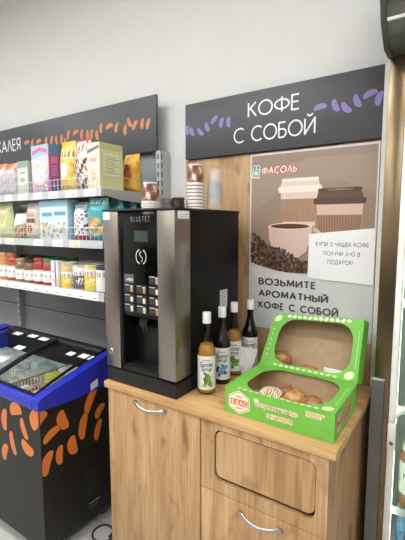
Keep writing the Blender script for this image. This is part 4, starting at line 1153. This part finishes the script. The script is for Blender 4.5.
for y, z, L, W, r in [(1.132, .675, .105, .058, 1.9), (1.250, .596, .135, .052, 1.35), (1.357, .634, .085, .045, .85), (1.342, .535, .11, .042, 1.25), (1.300, .712, .14, .052, 1.05), (1.183, .525, .10, .058, 1.75), (1.108, .512, .095, .042, 1.5), (1.068, .634, .10, .044, .45), (1.038, .505, .115, .055, 1.2)]:
    pr.poly([(max(FY0+.002, u), v) for u, v in bean(y, z, L, W, r)], ORG_, 2)
pr.poly([(max(FY0+.001, u), v) for u, v in bean(FY0+.005, .735, .07, .06, .7)], ORG_, 2)
for k in range(6): pr.poly(rect(1.24+.01*(k % 3), 1.34-.015*(k % 2), .33-k*.022, .333-k*.022), '46463f', 1)
pr.poly(rect(1.27, 1.34, .155, .162), '8e8d86', 1); pr.poly(rect(1.27, 1.33, .135, .139), '6e6d66', 1)
pr.build('bean_print', M['gprint'], fz)
pr = PR(side(FX1+.007)); pr.poly([(1.298, .765), (1.345, .775), (1.345, .815), (1.298, .800)], 'e7e8ea', 0); pr.poly(rect(1.305, 1.335, .790, .793), 'a9adb8', 1)
pr.build('sticker', M['print'], fz)

# price cards lying on the glass
for i, (x, y, lf, lab) in enumerate([(-2.300, 1.365, 1, 'white price card at the freezer rear, leftmost under the shelf'), (-2.165, 1.380, 1, 'white price card at the freezer rear, second from the left'), (-2.055, 1.378, 1, 'white price card at the rear beside the dark glass divider'),
        (-2.088, 1.245, 1, 'white price card midway on the left glass lid'), (-2.075, 1.13, 1, 'white price card low on the left glass lid'), (-1.755, 1.335, 0, 'small white price card at the rear of the right glass lid'), (-1.645, 1.345, 0, 'larger white price card at the right lid\'s rear corner')]):
    dz = .0175 if lf else .0015
    w, dpt = (.036, .018) if i != 6 else (.045, .02)
    if i == 5: w = .024
    m = MB(); vs = [m.b.verts.new((x+sx*w, y+sy*dpt, zl(y+sy*dpt)+dz+o)) for o in (.0006, .0014) for sx, sy in ((-1, -1), (1, -1), (1, 1), (-1, 1))]
    m.b.faces.new(vs[:4]); m.b.faces.new(vs[4:])
    for k in range(4): m.b.faces.new((vs[k], vs[(k+1) % 4], vs[4+(k+1) % 4], vs[4+k]))
    tag(m.build('price_card', M['paper'], loc=(x, y, zl(y)+dz)), lab, 'price card', 'price cards on the freezer glass')

# baskets, dividers and frozen food
fl_z = .235
def divider(y, x0, x1, z0, z1, mm, label):
    m = MB()
    for k in range(int((x1-x0)/.022)+1): m.tube([(x0+k*.022, y, z0), (x0+k*.022, y, z1)], .0022, 5)
    for z in (z0+.004, (z0+z1)/2, z1): m.tube([(x0, y, z), (x1, y, z)], .003, 5)
    return tag(m.build('wire_divider', mm, loc=(x0, y, z0)), label, 'divider')
red_wire = mat('red_wire', '9c5850', .4); white_wire = mat('white_wire', 'dcdad4', .4)
def xdivider(x, y0, y1, z0, z1, mm, label):
    m = MB()
    for k in range(int((y1-y0)/.018)+1): m.tube([(x, y0+k*.018, z0), (x, y0+k*.018, z1)], .0026, 5)
    for z in (z0+.004, (z0+z1)/2, z1): m.tube([(x, y0, z), (x, y1, z)], .0034, 5)
    return tag(m.build('wire_divider', mm, loc=(x, y0, z0)), label, 'divider')
xdivider(-1.86, 1.065, 1.40, fl_z, .812, red_wire, 'reddish wire divider standing in the right half of the freezer')
xdivider(-1.76, 1.065, 1.40, fl_z, .812, white_wire, 'white wire divider nearest the freezer\'s blue right end')
xdivider(-2.10, 1.065, 1.40, fl_z, .812, white_wire, 'white wire divider under the left glass lid')
qr = random.Random(21)
cols = ['dfe3e2', 'cdd3d5', 'e6e2d8', 'c7cdd4', 'd9d3c6', 'e9e7e4', 'b9c3c9']
packs = []
def fpack(x, y, wx, wy, z1, col, stripe, label, group=None):
    z1 += .055+.25*max(0, y-1.12)
    t = thing('frozen_food_box', label, 'frozen food', (x, y, fl_z), group)
    MB().box(x-wx/2, x+wx/2, y-wy/2, y+wy/2, fl_z, z1, .004).build('carton', mat('frozen_carton', col, .45, var=.05), t)
    pr = PR(top(z1)); pr.poly(rect(x-wx*.42, x+wx*.42, y-wy*.15, y+wy*.35), stripe, 0); pr.poly(rect(x-wx*.3, x+wx*.3, y-wy*.36, y-wy*.26), '9c9a9a', 0); pr.build('top_print', M['card'], t)
    return t
bins = [(-2.52, -2.11), (-2.09, -1.87), (-1.85, -1.77), (-1.75, -1.65)]
fpack(-1.70, 1.10, .088, .06, .735, 'e9e6e2', 'd8d3cf', 'white frozen food box at the freezer\'s front right corner')
fpack(-1.70, 1.168, .088, .06, .725, 'd9d2c9', 'b9a08c', 'beige frozen food box behind the front right white box')
fpack(-1.70, 1.240, .088, .07, .70, 'c9c4b9', '8f7c66', 'brownish frozen food box midway along the freezer\'s right end')
fpack(-1.70, 1.335, .088, .08, .70, 'c3b9a8', '9c6b55', 'tan frozen food box at the freezer\'s rear right')
fpack(-1.81, 1.105, .078, .07, .735, 'd23a35', 'e9dcd6', 'bright red and white frozen food box between the wire dividers')
fpack(-1.81, 1.185, .078, .07, .70, 'a8503f', 'c9a07a', 'rust brown frozen food box behind the bright red box')
fpack(-1.81, 1.268, .078, .07, .715, 'e3d23f', 'd6c22f', 'bright yellow frozen food box third along between the wire dividers')
fpack(-1.81, 1.36, .078, .08, .70, 'd5d6d2', 'b3b9b5', 'grey frozen food box at the rear between the wire dividers')
for i in range(3):
    for j in range(4):
        x = -2.055+i*.07 if i < 3 else 0
        fpack(-2.06+.073*i, 1.10+j*.083, .066, .075, .70-.015*((i+j) % 3)+.02*(j == 0), qr.choice(cols), qr.choice(['9aa8b0', 'c9c0ae', 'b7c3c3', 'a9b59f']), 'pale frozen food carton packed under the middle of the freezer glass', 'pale frozen food in the middle')
for i in range(4):
    for j in range(4):
        fpack(-2.435+.097*i, 1.10+j*.083, .086, .075, .70-.015*((i+2*j) % 3), qr.choice(cols), qr.choice(['9aa8b0', 'c9c0ae', 'b7c3c3', '6f86a8']), 'pale frozen food carton packed under the left freezer glass lid', 'pale frozen food at the left')
for x, y, z, lab in [(-1.70, 1.10, .7905, 'white price card on the white box at the freezer\'s front right corner'), (-1.81, 1.10, .7905, 'white price card on the bright red frozen food box'), (-1.914, 1.183, .7565, 'white price card on a pale carton beside the red wire divider')]:
    tag(MB().box(x-.03, x+.03, y-.02, y+.02, z, z+.002).build('price_card', M['paper'], loc=(x, y, z)), lab, 'price card', 'price cards inside the freezer')

# ------------------------------------------------------------------ cable on the floor
pts = []
for k in range(40):
    a = 2*PI*k/32; pts.append((-1.512+.055*math.cos(a)+(.0006*k), 1.300+.055*math.sin(a), .0055+.0045*(k > 30)*min(1, (k-30)/3)))
for k in range(14): pts.append((-1.447+.004*k, 1.33+.03*k, .0055))
tag(MB().tube(pts, .005, 8).build('power_cable', M['cable'], loc=(-1.51, 1.3, 0)), 'looped black cable on the floor between freezer and cabinet', 'cable')

# ------------------------------------------------------------------ glass-door fridge at the right
fr = thing('display_fridge', 'dark framed glass door display fridge right of the coffee corner', 'fridge', (.1, 1.95, 0))
RX0, RX1, RY0, RY1 = -.290, .52, 1.645, 2.32
m = MB(); m.box(RX0, RX0+.062, RY0, RY1, .02, 2.206, .004); m.box(RX1-.062, RX1, RY0, RY1, .02, 2.206, .004); m.box(RX0+.062, RX1-.062, RY1-.06, RY1, .02, 2.206)
m.box(RX0+.062, RX1-.062, RY0, RY1-.06, .02, .22, .004); m.box(RX0+.062, RX1-.062, RY0, RY1-.06, 2.11, 2.206)
m.build('cabinet_shell', M['fridge'], fr)
m = MB(); a, b_ = RX0+.062, RX1-.062
m.box(a, a+.006, RY0+.03, RY1-.06, .22, 2.11); m.box(b_-.006, b_, RY0+.03, RY1-.06, .22, 2.11); m.box(a, b_, RY1-.066, RY1-.06, .22, 2.11); m.box(a, b_, RY0+.03, RY1-.06, .22, .228); m.box(a, b_, RY0+.03, RY1-.06, 2.10, 2.11)
m.build('liner', M['white'], fr, ang=0)
dr = MB().box(a, a+.022, RY0-.018, RY0+.018, .225, 2.105, .003).box(b_-.022, b_, RY0-.018, RY0+.018, .225, 2.105, .003).box(a+.022, b_-.022, RY0-.018, RY0+.018, .225, .27, .003).box(a+.022, b_-.022, RY0-.018, RY0+.018, 2.06, 2.105, .003).build('door', M['trim'], fr)
MB().box(a+.022, b_-.022, RY0-.003, RY0+.003, .27, 2.06).build('glass_pane', M['doorglass'], dr, ang=0)
m = MB().box(a+.001, a+.030, RY0-.040, RY0-.018, .735, .845, .005)
m.tube([(a+.010, RY0-.03, .848), (a+.022, RY0-.036, .87), (a+.07, RY0-.04, .93), (a+.11, RY0-.03, .96), (a+.13, RY0-.02, .965)], .005, 8)
lt = m.build('door_latch', M['white'], dr)
m = MB(); R = Matrix.Translation((a+.017, RY0-.040, .768)) @ Matrix.Rotation(PI/2, 4, 'X'); m.lathe(0, 0, [(.008, -.001), (.008, .0015), (.0, .0015)], 14, rot=R); m.build('keyhole', M['plate'], lt)
for z in (.44, .87, 1.30, 1.72):
    m = MB()
    for k in range(24): m.tube([(a+.012+k*.028, RY0+.06, z), (a+.012+k*.028, RY1-.08, z)], .0025, 5)
    for y in (RY0+.06, RY1-.08, RY0+.3): m.tube([(a+.008, y, z-.004), (b_-.008, y, z-.004)], .004, 6)
    m.box(a+.008, b_-.008, RY0+.05, RY0+.056, z-.016, z+.016, .001)
    m.build('wire_shelf', M['white'], fr)
MB().box(a+.03, b_-.03, RY0+.06, RY0+.09, 2.04, 2.07, .004).build('lamp_fill_strip', M['fridge_lamp_fill'], fr)
MB().box(a+.008, a+.020, RY0+.035, RY0+.050, .30, 2.0, .002).build('lamp_fill_strip', M['fridge_lamp_fill'], fr)  # extra glowing strip added behind the door frame to brighten the interior
# curved canopy on top, with end rims
prof = [(RY0+.01, 2.206), (RY0-.075, 2.206), (RY0-.105, 2.220), (RY0-.150, 2.26), (RY0-.185, 2.33), (RY0-.205, 2.42), (RY0-.205, 2.52), (RY0+.01, 2.56)]
cn = MB().prism(prof, lambda u, v, d: (d, u, v), RX0+.012, RX1-.012).build('canopy', M['canopy'], fr, ang=50)
pf2 = [(y-.008 if y < RY0 else y, z-.006 if z < 2.21 else z) for y, z in prof]
for x0 in (RX0-.006, RX1-.012):
    MB().prism(pf2, lambda u, v, d: (d, u, v), x0, x0+.018).build('end_rim', M['canopy_rim'], cn, ang=50)
MB().prism([(RY0-.152, 2.262), (RY0-.158, 2.262), (RY0-.162, 2.270), (RY0-.156, 2.270)], lambda u, v, d: (d, u, v), RX0+.014, RX1-.014).build('light_line', M['trim'], cn, ang=0)
# contents
def fjar(x, y, z, r, h, body, lab, label, grp=None):
    t = thing('drink_jar', label, 'jar', (x, y, z), grp)
    MB().lathe(x, y, [(r*.9, z), (r, z+.006), (r, z+h*.82), (r*.8, z+h*.9), (r*.78, z+h*.93), (.0005, z+h*.93)], 24, cap=False).build('jar_body', mat('jar_'+label[:12], body, .2, var=.2), t)
    MB().lathe(x, y, [(r*.82, z+h*.9), (r*.84, z+h*.91), (r*.84, z+h), (.0005, z+h)], 20, cap=False).build('lid', M['white'], t)
    ac = math.atan2(-y, -x)
    grid_mesh('paper_label', M['card'], t, lambda u, v: (x+(r+.001)*math.cos(ac-2+4*u), y+(r+.001)*math.sin(ac-2+4*u), z+h*(.22+.52*v)), lambda u, v: '55585a' if .35 < v < .65 and math.sin(u*60)+math.sin(u*23+v*9) > .9 else lab, 40, 12)
fjar(-.150, 1.765, .446, .045, .26, '9a6a45', 'd3d4cc', 'jar with pale grey label and brown contents inside the fridge')
fjar(-.045, 1.765, .446, .045, .26, '9a6a45', 'c9cbc2', 'second jar with pale label from the fridge\'s left wall')
fjar(-.150, 1.765, .231, .045, .19, '5f93b5', '6ea0c4', 'blue labelled jar on the fridge bottom beneath the wire shelf')
fjar(-.045, 1.765, .231, .045, .19, '5f93b5', '7fb0d0', 'second blue labelled jar from the fridge\'s left wall')
fjar(-.145, 1.775, .876, .045, .24, 'b9bfae', 'd9ddd2', 'pale jar on the fridge shelf above the door latch')
fjar(-.145, 1.775, 1.306, .045, .24, 'b9c4b4', 'dfe4dc', 'pale greenish jar on the fridge shelf at eye level')
fjar(-.145, 1.775, 1.726, .045, .22, 'c9cfc0', 'e6e8e2', 'pale jar on the highest fridge shelf')

# narrow grey sheet standing between the cabinet and the fridge
pts_l = []
gp = [(-.296, 0), (-.250, 0), (-.250, .992), (-.253, .998), (-.292, .998), (-.296, .992)]
sp = thing('metal_panel', 'narrow grey metal panel standing between cabinet and fridge', 'panel', (-.273, 1.62, 0))
MB().prism(gp, front(1.640), 0, .012).build('sheet', M['plate'], sp, ang=0)
MB().box(-.297, -.249, 1.626, 1.641, .998, 1.004, .001).build('top_edge', M['lip'], sp)

# ------------------------------------------------------------------ ceiling lamps, and an unseen dark rack added for the fridge frame's reflection
k = 0
for x in (-3.6, -1.6, .6):
    for y in (-2.6, -1.1, .2):
        t = thing('ceiling_lamp', 'white rectangular ceiling lamp above the shop aisle', 'lamp', (x, y, 3.2), 'ceiling lamps')
        MB().box(x-.62, x+.62, y-.17, y+.17, 3.21, 3.25, .004).build('housing', M['white'], t)
        MB().box(x-.60, x+.60, y-.15, y+.15, 3.203, 3.212).build('diffuser', M['lamp'], t, ang=0)
rk = thing('reflection_rack', 'unseen dark rack added behind the viewer for reflections', 'rack', (-1, -3.2, 0))
m = MB(); m.box(-4.4, 2.2, -3.40, -3.36, 0, 1.75)
for z in (.1, .5, .9, 1.3, 1.7): m.box(-4.4, 2.2, -3.36, -2.95, z, z+.03)
m.build('frame', M['darkrack'], rk)

# ------------------------------------------------------------------ world, camera, view
w = bpy.data.worlds.new('shop_air'); S.world = w; w.use_nodes = True
w.node_tree.nodes['Background'].inputs['Color'].default_value = (.9, .95, 1, 1); w.node_tree.nodes['Background'].inputs['Strength'].default_value = .05
cd = bpy.data.cameras.new('camera'); cam = bpy.data.objects.new('camera', cd); C.objects.link(cam)
cd.sensor_fit = 'AUTO'; cd.sensor_width = 36; cd.lens = 400/540*36; cd.clip_start = .02
cam.location = (0, 0, 1.6); cam.rotation_euler = (PI/2-math.atan(45/400), 0, math.radians(34))
S.camera = cam
S.view_settings.view_transform = 'Standard'; S.view_settings.look = 'None'; S.view_settings.gamma = 1; S.view_settings.use_curve_mapping = False
S.view_settings.exposure = 1.36
